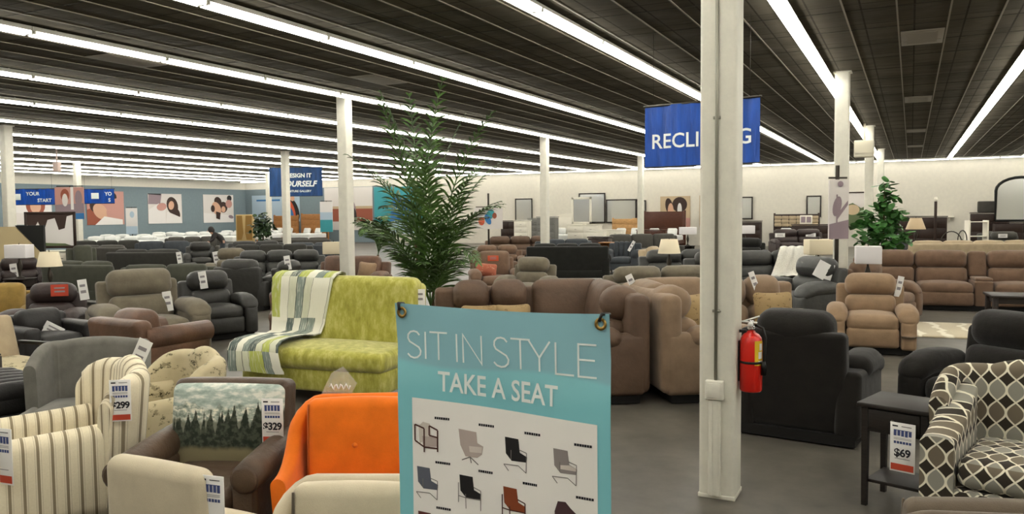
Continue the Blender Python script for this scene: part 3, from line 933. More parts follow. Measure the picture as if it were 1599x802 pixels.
for s in (-1, 1):
    m = MB(); ax = s * (W_ / 2 - .1)
    m.rb((.15, d_ - .1, .46), (ax, 0, .35), .03, seg=2, inner=2)
    m.tube([(ax + s * .02, y, .6 + .06 * (y + .4)) for y in np.linspace(-d_ / 2 + .03, d_ / 2 - .08, 6)], [.088, .096, .098, .098, .095, .088], 18)
    o = m.build('arm', M['brownleather'], c)
    m = MB(); m.lathe([(.082, 0), (.078, -.015), (.065, -.022), (.001, -.024)], (ax + s * .02, -d_ / 2 + .035, .6), 18, axis='y'); m.box((.12, .03, .42), (ax, -d_ / 2 + .05, .36), bev=.012); m.build('arm_scroll', M['brownleather'], o)
for sx in (-1, 1):
    for sy in (-1, 1):
        m = MB(); m.lathe([(.03, 0), (.04, .05), (.03, .14)], (sx * .38, sy * .36, 0), 12); m.build('leg', M['darkwood'], c)
place(c, 375, 591, (0, .34, 1.0), phi=-6)
lodge = c; o = price_tag(453, 636, 4.38, '$329', 'white price tag reading $329 on the landscape chair back', phi=-5); o.location = on(lodge, .36, .04, .81); o.scale = [1 / max(1e-3, o.children[0].dimensions.z / .235)] * 3 if False else (1, 1, 1)

c = wing_chair('club_armchair', M['bird'], 'beige club chair with dark bird print between the striped chair and the landscape chair', W=.8, d=.84, h=.98, wing=.3, arm_h=.68, at_=.15, lean=.05)
place(c, 325, 541, (0, .36, .97), phi=-46)
c = wing_chair('grey_wing_chair', M['grey_tweed'], 'grey tweed wing chair with low flared sides behind the striped armchair', W=.95, d=.84, h=1.06, wing=.4, arm_h=.5, at_=.1, top_drop=.03, lean=.03, rc=.09)
place(c, 156, 524, (0, .36, 1.06), phi=8, sc=.9)
small_tag(219, 553, 5.7, 'white price tag hung by a loop on the grey tweed wing chair', roll=25)

c = tub_chair('slipper_chair', M['orange'], 'bright orange tub chair with one button left of the teal banner', W=.74, d=.62, h=.95, seam=M['orange_dark'])
place(c, 562, 614, (0, .26, .95), phi=3)
c = tub_chair('slipper_chair', M['cream_linen'], 'cream linen chair in front of the orange chair, top of its back showing', W=.7, d=.6, h=.81, front=.52, seat_h=.42, seam=M['taupe'], button=False)
place(c, 562, 741, (0, .25, .81), phi=-2)
c = parsons_chair('parsons_chair', M['cream_linen'], 'cream linen chair nearest the camera in front of the landscape chair', .6, .6, .88)
place(c, 247, 720, (0, .25, .88), phi=154)
price_tag(331, 790, 3.1, '', 'white price tag hanging on the nearest cream linen chair', phi=-18)
# clear plastic card on the orange chair
t = NT('clear_plastic'); t.color('#e8e8e2'); t.set(.2, 0, .5); t.b.inputs['Alpha'].default_value = .22; M['clear'] = t.m
c = thing('plastic_card', 'clear plastic card standing on top of the orange chair back', 'sign')
m = MB(); m.prism([(-.06, -.1), (.045, -.1), (.1, .0), (.02, .1), (-.05, .06), (-.11, -.06)], -.002, .002, 'xz'); m.build('sleeve', M['clear'], c)
m = MB(); m.tube([(-.06 + .008 * k, -.004, -.02 + .018 * math.sin(k * 1.7)) for k in range(16)], .004, 5); m.build('script_print', M['tag_white'], c)
c.location = atd(531, 598, 4.72); c.rotation_euler = (0, 0, math.radians(-YAW))

# black channel tufted seat and sling chair at the left edge
c = sofa('channel_chair', M['black_leather'], 'black leather seat with channel tufting at the left edge', 'armchair', 1, 1.0, 1.0, .62, .14, .5, 'none', 'none', (2, 2))
m = MB()
for k in range(6): m.rb((.16, .72, .14), (-.42 + .168 * k, -.12, .5), .06, (0, .01, .03), None, 2, 3)
m.build('channel_cushion', M['black_leather'], c); put(c, *at(10, 590, .56)[:2], phi=-40)
c = thing('sling_chair', 'beige sling chair with black flat metal arms at the left edge', 'armchair')
def bar(p, q, w=.03): m.tube([p, q], w / 2, 6)
for s in (-1, 1):
    m = MB(); m.tube([(s * .36, -.36, .02), (s * .36, -.36, .62), (s * .36, .3, .62), (s * .36, .36, .02), (s * .36, -.34, .02)], .017, 8); o = m.build('arm_frame', M['darkmetal'], c)
    m = MB(); m.box((.06, .62, .02), (s * .36, -.03, .64), bev=.006); m.build('arm_rest', M['black'], o)
m = MB(); m.rb((.64, .66, .14), (0, -.02, .42), .05, (0, .02, .02), (.06, 0, 0)); m.build('seat_cushion', M['bird'], c)
m = MB(); m.rb((.64, .14, .5), (0, .32, .68), .05, (0, .03, .02), (-.25, 0, 0)); m.build('back_cushion', M['beige'], c)
m = MB(); m.tube([(-.36, .05, .33), (.36, .05, .33)], .014, 8); m.tube([(-.36, -.3, .33), (.36, -.3, .33)], .014, 8); m.build('cross_bar', M['darkmetal'], c)
put(c, *at(12, 548, .6)[:2], phi=70)

# ------------------------------------------------------------------ green loveseat, throw, sectional
c = sofa('loveseat', M['green'], 'lime green armless loveseat behind the orange chair with a striped throw over its left end', 'sofa', 1, 1.6, 1.02, 1.12, .2, .6, 'none', 'tight', (3, 4), leg=True)
m = MB(); m.rb((1.58, .26, .72), (0, .28, .78), .09, (0, .02, .01), (-.06, 0, 0), 3, 5); m.build('back_cushion', M['green'], c)
place(c, 545, 431, (0, .3, 1.14), phi=-20, sc=1.12); green = c
# throw: over the back, down its face, across the seat
c2 = MB(); prof = [(.46, .8), (.455, 1.0), (.44, 1.1), (.40, 1.165), (.32, 1.185), (.22, 1.17), (.155, 1.12), (.14, 1.0), (.135, .85), (.125, .68), (.11, .585), (.03, .572), (-.1, .585), (-.3, .585), (-.44, .575), (-.52, .545), (-.56, .48), (-.565, .36), (-.56, .3)]
L = [0]
for a, b in zip(prof, prof[1:]): L.append(L[-1] + math.dist(a, b))
V, F, UV = [], [], []; nu = 13
for i, (y, z) in enumerate(prof):
    for j in range(nu):
        u = j / (nu - 1); wob = .012 * math.sin(9 * u + i * .7)
        x = -.80 + u * (.62 + .1 * math.sin(i * .35)) - .012 * (1 if j == 0 else 0)
        V.append((x, y + wob * .35 - .006, z + .008 + .006 * math.sin(7 * u + i))); UV.append((u * .62, L[i]))
n_ = len(V); V += [(x, y + .012 * 0, z - .014) for (x, y, z) in V]; UV += UV
for i in range(len(prof) - 1):
    for j in range(nu - 1):
        a = i * nu + j; F.append((a, a + 1, a + nu + 1, a + nu)); F.append((n_ + a, n_ + a + nu, n_ + a + nu + 1, n_ + a + 1))
c2.add(V, F, 0, True, np.array(UV)); o = c2.build('throw_blanket', M['throw']); tag(o, 'striped patchwork throw in white, lime and grey draped over the green loveseat', 'throw')
o.scale = green.scale; o.location = green.location; o.rotation_euler = green.rotation_euler
small_tag(655, 464, 9.3, 'white price tag at the right end of the green loveseat back', w=.13, h=.19)

def L_sectional(name, mat, label, n_main, n_wing, sw, right_wing, h=1.05, d=1.02, aw=.24, lean=.16, q=(2, 3)):
    """corner sectional; origin at the foot of the outer back corner. main run along -X (or +X), wing towards -Y"""
    root = thing(name, label, 'sofa')
    sgn = -1 if right_wing else 1                       # main run goes to -X when the wing is on the right
    def mrg(mb, th): mb.v[-1] = mb.v[-1] @ rotmat(0, 0, th).T
    corner = d
    # main seats
    for i in range(n_main):
        seat_unit(root, mat, sgn * (corner + sw * (i + .5)), sw, d, h, lean, q, 0, -d / 2)
    th = -PI / 2 if right_wing else PI / 2              # wing faces away from its outer side
    for i in range(n_wing):
        y = -(corner + sw * (i + .5)); seat_unit(root, mat, sgn * d / 2, sw, d, h, lean, q, th, y)
    # corner seat
    m = MB(); m.rb((d - .3, d - .3, .2), (sgn * (d / 2 + .08), -d / 2 - .08, .42), .07, (0, 0, .04), None, *q); m.build('seat_cushion', mat, root)
    m = MB(); m.rb((d - .2, .26, h - .44), (sgn * (d / 2 + .05), -.2, (h + .46) / 2), .1, (0, .05, .01), (-lean, 0, 0), *q); m.build('head_cushion', mat, root)
    m = MB(); m.rb((.26, d - .2, h - .44), (sgn * .2, -(d / 2 + .05), (h + .46) / 2), .1, (.05, 0, .01), (0, lean * sgn * -1, 0), *q); m.build('head_cushion', mat, root)
    Lm = corner + n_main * sw + aw; Lw = corner + n_wing * sw + aw
    m = MB(); m.rb((Lm - .04, .18, h - .16), (sgn * Lm / 2, -.1, (h - .16) / 2 + .1), .05, (0, .02, 0), None, *q); m.build('back_shell', mat, root)
    m = MB(); m.rb((.2, Lw - .04, h - .14), (sgn * .1, -Lw / 2, (h - .14) / 2 + .1), .06, (.03, 0, .01), None, *q); m.build('back_shell', mat, root)
    m = MB(); m.box((Lm - .1, d - .2, .1), (sgn * Lm / 2, -d / 2, .06)); m.box((d - .2, Lw - .1, .1), (sgn * d / 2, -Lw / 2, .06)); m.build('plinth', M['plinth'], root)
    m = MB(); m.rb((Lm - d, d - .24, .2), (sgn * (d + (Lm - d) / 2), -d / 2, .2), .02, seg=1, inner=0); m.rb((d - .24, Lw - .1, .2), (sgn * d / 2, -Lw / 2, .2), .02, seg=1, inner=0); m.build('seat_frame', mat, root)
    # end arms
    m = MB(); m.rb((aw - .02, d - .08, .56), (sgn * (Lm - aw / 2), -d / 2 - .02, .36), .05, (.015, .02, 0), None, *q); o = m.build('arm', mat, root)
    m = MB(); m.rb((aw + .05, d * .66, .17), (sgn * (Lm - aw / 2), -d / 2 - .12, .62), .08, (.01, .03, .03), None, q[0], q[1], droop(.08)); m.build('arm_pad', mat, o)
    def cheek(P, hh):
        P = P.copy(); t = np.clip(-P[:, 0] * -sgn / hh[0], 0, 1); return P
    def wcheek(P, hh):
        P = P.copy(); t = np.clip(P[:, 0] * sgn / hh[0], -1, 1); P[:, 2] -= (P[:, 2] > 0) * .16 * np.clip(t, 0, 1) ** 3; return P
    m = MB(); m.rb((d - .06, aw - .03, .58), (sgn * d / 2 + sgn * .02, -(Lw - aw / 2), .37), .05, (.02, .015, 0), None, q[0], q[1] + 1, wcheek); o = m.build('arm', mat, root)
    m = MB(); m.rb((d * .66, aw + .05, .17), (sgn * (d / 2 + .12), -(Lw - aw / 2), .62), .08, (.03, .01, .03), None, *q); m.build('arm_pad', mat, o)
    return root, Lm, Lw

c, Lm, Lw = L_sectional('reclining_sectional', M['brown_sect'], 'brown faux suede reclining sectional right behind the teal banner', 2, 1, .4, True, d=.96, aw=.2)
place(c, 992, 452, (-.1, -Lw + .2, 1.05), phi=7, sc=1.11); bs = c
c, Lm2, Lw2 = L_sectional('reclining_sectional', M['tan2'], 'camel reclining sectional between the brown sectional and the front column', 2, 1, .39, False, d=.96, aw=.2)
place(c, 1041, 452, (.1, -Lw2 + .2, 1.05), phi=7, sc=1.11); ts = c
for k, (px, py, l) in enumerate([(742, 478, 'left one of two tan damask cushions on the brown sectional'), (780, 480, 'right one of two tan damask cushions on the brown sectional')]):
    o = pillow('throw_pillow', M['damask'], l, (.44, .14, .42), group='damask cushions'); o.location = on(bs, (-1.5, -1.16)[k], -.56, .665); o.rotation_euler = (-.25, 0, bs.rotation_euler.z + (.06 if k else -.06)); o.scale = (1, 1, 1)
for (px, py, dp, l, ph) in [(1070, 477, 10.2, 'tan damask cushion at the left end of the camel sectional', 40), (1183, 476, 11.1, 'zigzag patterned cushion at the right end of the camel sectional', 5)]:
    o = pillow('throw_pillow', M['damask'], l, (.5, .16, .46)); o.location = on(ts, .66 if ph > 20 else 1.52, -.56, .72); o.rotation_euler = (-.2, 0, ts.rotation_euler.z + (.5 if ph > 20 else 0))
small_tag(987, 442, 10.4, 'white price tag on the back of the camel sectional left wing', w=.09, h=.24, roll=-25)
small_tag(1178, 440, 11.2, 'white price tag on the camel sectional right of the front column', w=.08, h=.3, roll=-20)

# ------------------------------------------------------------------ right foreground
c = wing_chair('patterned_armchair', M['trellis'], 'armchair in charcoal, grey and cream ogee trellis fabric at the right edge', W=.92, d=.9, h=1.0, wing=.36, arm_h=.66, at_=.17, lean=.06, seat_h=.5, rise=.2, arm_r=.4)
place(c, 1622, 563, (.0, .36, 1.0), phi=-40, sc=1.04)
M['worn_wood'] = wood('worn_black_wood', '#231e1a', .5)
c = end_table('end_table', 'small black wood end table with drawer and lower shelf beside the patterned armchair', M['worn_wood'], .46, .44, .7)
put(c, *at(1412, 630, .7)[:2], phi=-44)
etab = c; o = price_tag(1419, 711, 4.86, '$69', 'white price tag reading $69 hanging on the black end table', phi=-44); o.location = on(etab, .07, -.236, .45)
c = tub_chair('slipper_chair', M['taupe'], 'taupe stitched chair back at the bottom right corner', W=.95, d=.5, h=.78, button=False)
place(c, 1590, 799, (0, .19, .78), phi=172)
c = recliner('recliner', M['black_fabric'], 'black suede recliner seen from behind beside the fire extinguisher', 'recliner', 1, .66, 1.1, 1.05, .23, .7, q=(3, 4))
place(c, 1238, 489, (0, .46, 1.1), phi=146)
c = recliner('recliner', M['black_fabric'], 'black suede recliner at the right edge behind the patterned armchair', 'recliner', 1, .62, 1.06, 1.0, .23, .68, q=(2, 3))
place(c, 1590, 488, (0, .42, 1.06), phi=-62)
c = recliner('recliner', M['tan'], 'tan suede recliner standing alone on the grey floor facing the camera', 'recliner', 1, .68, 1.04, 1.0, .21, .62, q=(3, 4))
place(c, 1362, 552, (0, -.45, .02), phi=-21)
small_tag(1404, 447, 11.7, 'white price tag on the right shoulder of the tan recliner', w=.09, h=.3, roll=12)

# fire extinguisher on the front column
c = thing('fire_extinguisher', 'red fire extinguisher mounted on the right side of the front column', 'fire extinguisher')
M['red'] = plain('red_enamel', '#c81f14', .3, 0, .5); M['yellow'] = plain('yellow_label', '#d8b52a', .5)
m = MB(); m.lathe([(.03, 0), (.072, .002), (.08, .012), (.08, .36), (.074, .395), (.055, .42), (.03, .435), (.026, .45)], n=28); m.build('cylinder', M['red'], c)
m = MB(); m.lathe([(.028, .448), (.028, .475), (.02, .48), (.02, .5)], n=16); m.box((.035, .05, .05), (0, -.005, .495), bev=.006); m.build('valve', M['chrome'], c)
m = MB(); m.box((.13, .022, .01), (.0, -.02, .535), rot=(0, -.35, 0), bev=.004); m.box((.11, .022, .01), (-.01, -.02, .512), rot=(0, .05, 0), bev=.004); m.build('lever', M['tag_white'], c)
m = MB(); m.lathe([(.02, 0), (.02, -.012), (.001, -.014)], (0, -.028, .495), 14, axis='y'); m.build('gauge', M['tag_white'], c)
m = MB(); m.tube([(.03, -.01, .49), (.085, -.02, .47), (.105, -.02, .4), (.1, -.025, .3), (.095, -.03, .17)], .011, 8); o = m.build('hose', M['black'], c)
m = MB(); m.lathe([(.011, .14), (.018, .1), (.018, .17), (.012, .2)], (.095, -.03, .03), 10); m.build('nozzle', M['black'], o)
V, F = [], []
for k in range(9):
    a = math.radians(-62 + 7 * k)
    for z in (.2, .38): V.append((.0808 * math.cos(a), .0808 * math.sin(a), z))
for k in range(8): F.append((2 * k, 2 * k + 2, 2 * k + 3, 2 * k + 1))
m = MB(); m.add(V, F, 0); m.build('label_panel', M['yellow'], c)
V2 = [(.0811 / .0808 * x, .0811 / .0808 * y, z) for (x, y, z) in V]
m = MB()
for (k0, z0, z1) in ((3, .225, .235), (3, .25, .3), (4, .31, .36)):
    vv = []
    for k in range(k0, 8):
        a = math.radians(-62 + 7 * k)
        for z in (z0, z1): vv.append((.0813 * math.cos(a), .0813 * math.sin(a), z))
    n2 = len(vv) // 2; m.add(vv, [(2 * k, 2 * k + 2, 2 * k + 3, 2 * k + 1) for k in range(n2 - 1)], 0)
m.build('instruction_print', M['tag_white'], c)
m = MB(); m.lathe([(.082, .0), (.084, .002), (.084, .016), (.082, .018)], (0, 0, .21), 28, cap=False); m.build('strap', M['black'], c)
m = MB(); m.box((.01, .05, .3), (-.083, 0, .22), bev=.003); m.box((.05, .02, .02), (-.06, 0, .44)); m.build('wall_bracket', M['black'], c)
P = atd(1168, 610, 5.75)
c.location = (-1.17 + .1235 + .084, 5.60, P.z + .055); c.scale = (.93, .93, .93)

# ------------------------------------------------------------------ teal banner SIT IN STYLE
t = NT('teal_banner_print')
s = t.sep(t.tc('Object'))
wave = t.math('MULTIPLY_ADD', t.math('SINE', t.math('MULTIPLY', s[0], 5.0)), .035, t.math('MULTIPLY', s[0], -.1))
band = t.step(t.math('SUBTRACT', s[2], t.math('ADD', wave, 1.43)), -.012, .012)
band2 = t.step(t.math('SUBTRACT', s[2], t.math('SUBTRACT', 1.36, wave)), -.05, .05)
t.color(t.mix(band, t.mix(band2, '#82c6cf', '#8ed0d8'), '#90c0cc')); t.set(.45, 0, .3)
M['teal'] = t.m
M['print_white'] = plain('white_print', '#eef4f2', .6); M['panel'] = plain('product_panel_white', '#efece7', .6)
M['brass'] = plain('brass_grommet', '#a98a4b', .35, .9)
BW, BH, BZ = .87, 1.60, .06
SCL = .87 / 345
def bwarp(P):
    P = np.array(P, float); x, z = P[:, 0], P[:, 2]
    P[:, 1] += .006 * np.sin(7 * x + 2 * z) + .01 * np.exp(-((z - 1.3) / .2) ** 2) * np.cos(5 * x) - .012 * np.clip(z - 1.5, 0, 1) * 10 * (np.abs(x) / .43) ** 3
    return P
def buv(px, py):
    """spot on the banner face (x, z) for a measured point of its front"""
    yt = 473 + .045 * (px - 611); cx = 783 - .031 * (py - 480)
    return ((px - cx) * SCL, BZ + BH - (py - yt) * SCL)
banner = thing('banner_stand', 'teal banner stand printed SIT IN STYLE TAKE A SEAT in the middle foreground', 'banner')
m = MB(); nx_, nz_ = 24, 40; V, F, UV = [], [], []
for j in range(nz_ + 1):
    for i in range(nx_ + 1):
        x = -BW / 2 + BW * i / nx_; z = BZ + BH * j / nz_
        if j == nz_: z -= .012 * (1 - (2 * abs(x) / BW) ** 2)
        V.append((x, 0, z))
V = bwarp(V); n_ = len(V); V = np.concatenate([V, V + np.array([0, .003, 0])])
for j in range(nz_):
    for i in range(nx_):
        a = j * (nx_ + 1) + i; F.append((a, a + 1, a + nx_ + 2, a + nx_ + 1)); F.append((n_ + a, n_ + a + nx_ + 1, n_ + a + nx_ + 2, n_ + a + 1))
m.add(V, F); m.build('banner_cloth', M['teal'], banner)
def bbuild(mb, name, mats, parent, lift):
    for i in range(len(mb.v)):
        P = bwarp(mb.v[i]); P[:, 1] -= lift; mb.v[i] = P
    return mb.build(name, mats, parent)
# thin heading drawn from strokes
GL = {'S': ([(.86, .86), (.7, .97), (.5, 1), (.28, .97), (.12, .86), (.1, .72), (.2, .6), (.5, .5), (.8, .4), (.92, .27), (.88, .13), (.7, .03), (.48, 0), (.24, .04), (.06, .15)],),
      'I': ([(.5, 0), (.5, 1)],), 'T': ([(0, 1), (1, 1)], [(.5, 1), (.5, 0)]), 'N': ([(0, 0), (0, 1), (1, 0), (1, 1)],),
      'Y': ([(0, 1), (.5, .45), (1, 1)], [(.5, .45), (.5, 0)]), 'L': ([(0, 1), (0, 0), (1, 0)],), 'E': ([(1, 1), (0, 1), (0, 0), (1, 0)], [(0, .52), (.9, .52)])}
def ribbon(mb, pts, w):
    pts = [Vector(p) for p in pts]; L_, R_ = [], []
    for i, p in enumerate(pts):
        a = (p - pts[i - 1]).normalized() if i else None; b = (pts[i + 1] - p).normalized() if i < len(pts) - 1 else None
        d = ((a or b) + (b or a)).normalized(); k = 1 / max(.5, d.dot(a or b)); nrm = Vector((-d.y, d.x)) * (w / 2 * k)
        L_.append(p + nrm); R_.append(p - nrm)
    for i in range(len(pts) - 1):
        mb.add([(q.x, 0, q.y) for q in (L_[i], R_[i], R_[i + 1], L_[i + 1])], [(0, 1, 2, 3)], 0, False)
spans = [('S', 626, 651), ('I', 654, 662), ('T', 666, 695), ('I', 707, 716), ('N', 723, 753), ('S', 773, 800), ('T', 803, 833), ('Y', 832, 864), ('L', 874, 900), ('E', 908, 933)]
m = MB()
for (ch, xa, xb) in spans:
    k = (xa - 626) / 307; yt, yb = 516 + 17 * k, 557 + 22 * k
    xl, zt = buv(xa, yt); xr, zb = buv(xb, yb); zt = BZ + BH - (.106 + .004 * k); zb = BZ + BH - (.209 + .014 * k)
    for st in GL[ch]: ribbon(m, [(xl + (xr - xl) * u, zb + (zt - zb) * v) for (u, v) in st], .0068)
bbuild(m, 'heading_lettering', M['print_white'], banner, .002)
m = MB(); x0, _ = buv(676, 595); x1, _ = buv(874, 595)
t0 = MB(); t0.text('TAKE A SEAT', .1, None, bold=.0014); w0 = t0.v[0][:, 0]
m.text('TAKE A SEAT', .1, Matrix.Translation((x0, 0, BZ + BH - .327)) @ Matrix.Rotation(.02, 4, 'Y') @ Matrix.Diagonal(((x1 - x0) / (w0.max() - w0.min()), 1, 1.07, 1)), bold=.0014)
bbuild(m, 'subheading_lettering', M['print_white'], banner, .002)
m = MB(); zt = BZ + BH - .362; g = 16
xa, xb = -.372, .388
for i in range(g):
    for j in range(20):
        u0, u1 = xa + (xb - xa) * i / g, xa + (xb - xa) * (i + 1) / g; f = lambda u: zt - .02 * (u - xa) / (xb - xa)
        a0, a1 = .12 + (f(u0) - .12) * j / 20, .12 + (f(u0) - .12) * (j + 1) / 20; b0, b1 = .12 + (f(u1) - .12) * j / 20, .12 + (f(u1) - .12) * (j + 1) / 20
        m.quad((u0, 0, a0), (u1, 0, b0), (u1, 0, b1), (u0, 0, a1))
bbuild(m, 'product_panel', M['panel'], banner, .0016)
CH = {'pw': '#b5a7a0', 'blk': '#1d1b1c', 'gr': '#8d8583', 'bl': '#5d616c', 'cog': '#8a4526', 'pl': '#4b3437', 'fr': '#4a2b26', 'met': '#77726f', 'dk': '#5d2f2b', 'lt': '#cfc6bd'}
for k, v in CH.items(): M['pr_' + k] = plain('printed_' + k, v, .6)
def pic(px, py, kind, seat, leg):
    """small printed picture of an accent chair"""
    cx, cz = buv(px, py); m = MB(); mats = [M['pr_' + seat], M['pr_' + leg], M['ink'], M['pr_lt']]
    def P(poly, mi=0, k=0): m.add([(cx + x * .1, -.0004 * k, cz + z * .1) for (x, z) in poly], [tuple(range(len(poly)))], mi, False)
    def Ln(a, b, w=.03, k=2):
        a, b = Vector(a), Vector(b); d = (b - a).normalized(); n = Vector((-d.y, d.x)) * w / 2; P([tuple(a + n), tuple(a - n), tuple(b - n), tuple(b + n)], 1, k)
    if kind == 'cube':
        P([(-.35, .35), (-.15, .55), (.15, .5), (.2, .0), (-.3, -.3)], 3); P([(-.2, 0), (.45, .0), (.45, -.35), (-.15, -.42)], 0, 1)
        for a, b in (((-.5, .42), (-.1, .3)), ((-.5, .42), (-.5, -.2)), ((-.1, .3), (-.1, -.62)), ((-.5, -.2), (-.1, -.42)), ((-.1, -.42), (.48, -.42)), ((.48, .28), (.48, -.55)), ((.12, .42), (.48, .28)), ((.12, .42), (.12, .05)), ((.12, .05), (.48, .0))): Ln(a, b, .06)
    elif kind == 'egg':
        P([(-.5, .5), (.25, .45), (.3, .05), (.55, -.05), (.5, -.35), (.3, -.5), (-.2, -.5), (-.42, -.1)]); P([(-.05, -.1), (.5, -.08), (.48, -.3), (-.02, -.32)], 3, 1)
        for a, b in (((0, -.5), (-.35, -.65)), ((0, -.5), (.35, -.75)), ((0, -.5), (.05, -.72))): Ln(a, b, .04)
    elif kind == 'barrel':
        P([(-.48, .1), (-.35, .48), (-.05, .5), (.15, .3), (.48, .05), (.46, -.45), (-.45, -.42)]); P([(-.2, -.1), (.45, -.05), (.43, -.2), (-.2, -.25)], 1, 1)
        for a, b in (((-.42, -.42), (-.48, -.7)), ((-.2, -.43), (-.2, -.95)), ((.42, -.45), (.44, -.95)), ((.1, -.43), (.1, -.6))): Ln(a, b, .05)
    else:
        P([(-.46, .5), (.1, .48), (.16, 0), (.46, -.12), (.44, -.32), (-.18, -.34), (-.42, -.1)]); P([(-.18, -.06), (.16, -.02), (.46, -.12), (.44, -.2), (-.18, -.2)], 3 if seat in ('gr', 'pw') else 0, 1)
        if kind == 'sled': segs = (((.14, .1), (.44, .02)), ((.44, .02), (.42, -.7)), ((-.2, .05), (-.2, -.3)), ((-.5, -.5), (-.3, -.72)), ((-.5, -.5), (.1, -.48)), ((.1, -.48), (.42, -.7)))
        else: segs = (((.14, .1), (.44, -.0)), ((.44, 0), (.44, -.75)), ((-.5, .2), (-.5, -.55)), ((-.2, -.2), (-.18, -.75)), ((-.5, -.3), (-.2, -.34)), ((-.2, -.34), (.44, -.34)))
        for a, b in segs: Ln(a, b, .045 if leg == 'fr' else .03)
    tx, tz = cx + .035, cz + .07
    rr = random.Random(int(px)); x = tx
    for i in range(7):
        w = .006 + .003 * rr.random(); m.add([(x, 0, tz), (x + w, 0, tz), (x + w, 0, tz + .009), (x, 0, tz + .009)], [(0, 1, 2, 3)], 2, False); x += w + .0015
    bbuild(m, 'chair_picture', mats, banner, .0028)
for a in [(654, 676, 'cube', 'pw', 'fr'), (728, 682, 'egg', 'pw', 'met'), (804, 688, 'sled', 'blk', 'met'), (882, 697, 'sled', 'gr', 'met'),
          (653, 743, 'sled', 'bl', 'met'), (726, 750, 'leg', 'blk', 'met'), (799, 760, 'leg', 'cog', 'fr'), (882, 770, 'barrel', 'pl', 'dk'), (652, 812, 'leg', 'dk', 'fr'), (728, 820, 'leg', 'gr', 'met')]: pic(*a)
for sx in (-1, 1):
    for zz in (BZ + BH - .035, BZ + .03):
        m = MB(); m.lathe([(.011, 0), (.02, 0), (.022, -.004), (.011, -.004), (.011, 0)], (0, 0, 0), 18, axis='y', cap=False)
        y = float(bwarp([(sx * (BW / 2 - .03), 0, zz)])[0, 1]); m.v[0] = m.v[0] + np.array([sx * (BW / 2 - .03), y - .002, zz]); o = m.build('grommet', M['brass'], banner)
        m = MB(); m.tube([(sx * (BW / 2 - .03), y - .02, zz + .01), (sx * (BW / 2 - .022), y - .016, zz + .035), (sx * (BW / 2 - .012), y + .03, zz + .03), (sx * (BW / 2 - .03), y + .05, zz)], .006, 7); m.build('hook', M['black'], o)
        m = MB(); m.tube([(sx * (BW / 2 - .03), .06, zz), (0, .1, .85)], .007, 8); m.build('cross_arm', M['darkmetal'], banner)
m = MB(); m.lathe([(.03, .82), (.03, .88)], (0, .1, 0), 14); m.tube([(0, .1, .85), (0, .16, -.225)], .01, 8); m.tube([(0, .1, .85), (-.22, .12, -.225)], .01, 8); m.tube([(0, .1, .85), (.22, .12, -.225)], .01, 8); m.build('stand_frame', M['darkmetal'], banner)
P = atd(776, 483, 2.55); banner.scale = (.88, .88, .88); put(banner, P.x, P.y, .219, theta=-1)

# ------------------------------------------------------------------ hanging blue banners
def banner_mat(name, col):
    t = NT(name); s = t.sep(t.tc('Object'))
    f = t.noise(4, t.mapping(t.tc('Object'), (2.2, 1, .35)), 3)
    t.color(t.ramp(f, [(.35, shade(col, .9)), (.65, shade(col, 1.12))])); t.set(.4, 0, .35); t.bump(f, .7, .05); return t.m
M['banner_blue'] = banner_mat('blue_banner_cloth', '#104aa6'); M['banner_navy'] = banner_mat('navy_banner_cloth', '#1f4578')
def hang_banner(label, W, H, mat, pos, theta, lines, hangz=CEIL):
    """lines: (text, size, x, z, bold, shear)"""
    root = thing('hanging_banner', label, 'banner')
    V, F = [], []; nx, nz = 26, 10
    def wy(x, z): return .018 * math.sin(9 * x + 1) * (z / H) + .012 * math.sin(21 * x) * (z / H) ** 2
    for j in range(nz + 1):
        for i in range(nx + 1):
            x = -W / 2 + W * i / nx; z = H * j / nz; V.append((x, wy(x, z), z))
    n = len(V); V += [(x, y + .006, z) for (x, y, z) in V]
    for j in range(nz):
        for i in range(nx):
            a = j * (nx + 1) + i; F.append((a, a + 1, a + nx + 2, a + nx + 1)); F.append((n + a, n + a + nx + 1, n + a + nx + 2, n + a + 1))
    m = MB(); m.add(V, F); m.build('cloth', mat, root)
    for (s, size, x, z, bold, sh) in lines:
        m = MB(); m.text(s, size, Matrix.Translation((x, 0, z)), bold=bold, align='CENTER', shear=sh)
        v = m.v[0]
        if s == 'RECLINING': k = .86 * W / (v[:, 0].max() - v[:, 0].min()); v[:, 0] *= k; v[:, 2] = z + (v[:, 2] - z) * k
        v[:, 1] = [wy(p[0], p[2]) - .006 for p in v]; m.build('lettering', M['print_white'], root)
    m = MB(); m.tube([(-W / 2 - .02, .003, H), (W / 2 + .02, .003, H)], .014, 8); m.tube([(-W / 2, .003, .01), (W / 2, .003, .01)], .01, 8); m.build('hanging_rod', M['darkmetal'], root)
    m = MB()
    for sx in (-1, 1): m.tube([(sx * W * .42, .003, H), (sx * W * .42, .003, hangz - pos.z - .01)], .003, 5)
    m.build('suspension_wire', M['darkmetal'], root)
    root.location = pos; root.rotation_euler = (0, 0, math.radians(theta)); return root
P = atd(1096.5, 259, 11.0); PL, PR = atd(1007, 262, 11.37), atd(1186, 256, 10.4)
W_ = (PR - PL).length
th = math.degrees(math.atan2(PR.y - PL.y, PR.x - PL.x))
hang_banner('blue banner reading RECLINING hung behind the front column', W_, .86, M['banner_blue'], (PL + PR) / 2, th, [('RECLINING', .345, .0, .27, .004, 0)])
P = atd(462.5, 306.5, 34.0)
hang_banner('navy banner reading DESIGN IT YOURSELF hung behind a cream column', 2.29, 1.22, M['banner_navy'], P, 22, [('DESIGN IT', .24, .12, .8, .009, 0), ('YOURSELF', .33, .1, .42, .012, .25), ('FURNITURE GALLERY', .125, .06, .18, .003, 0)])
P = atd(52, 320, 26.6)
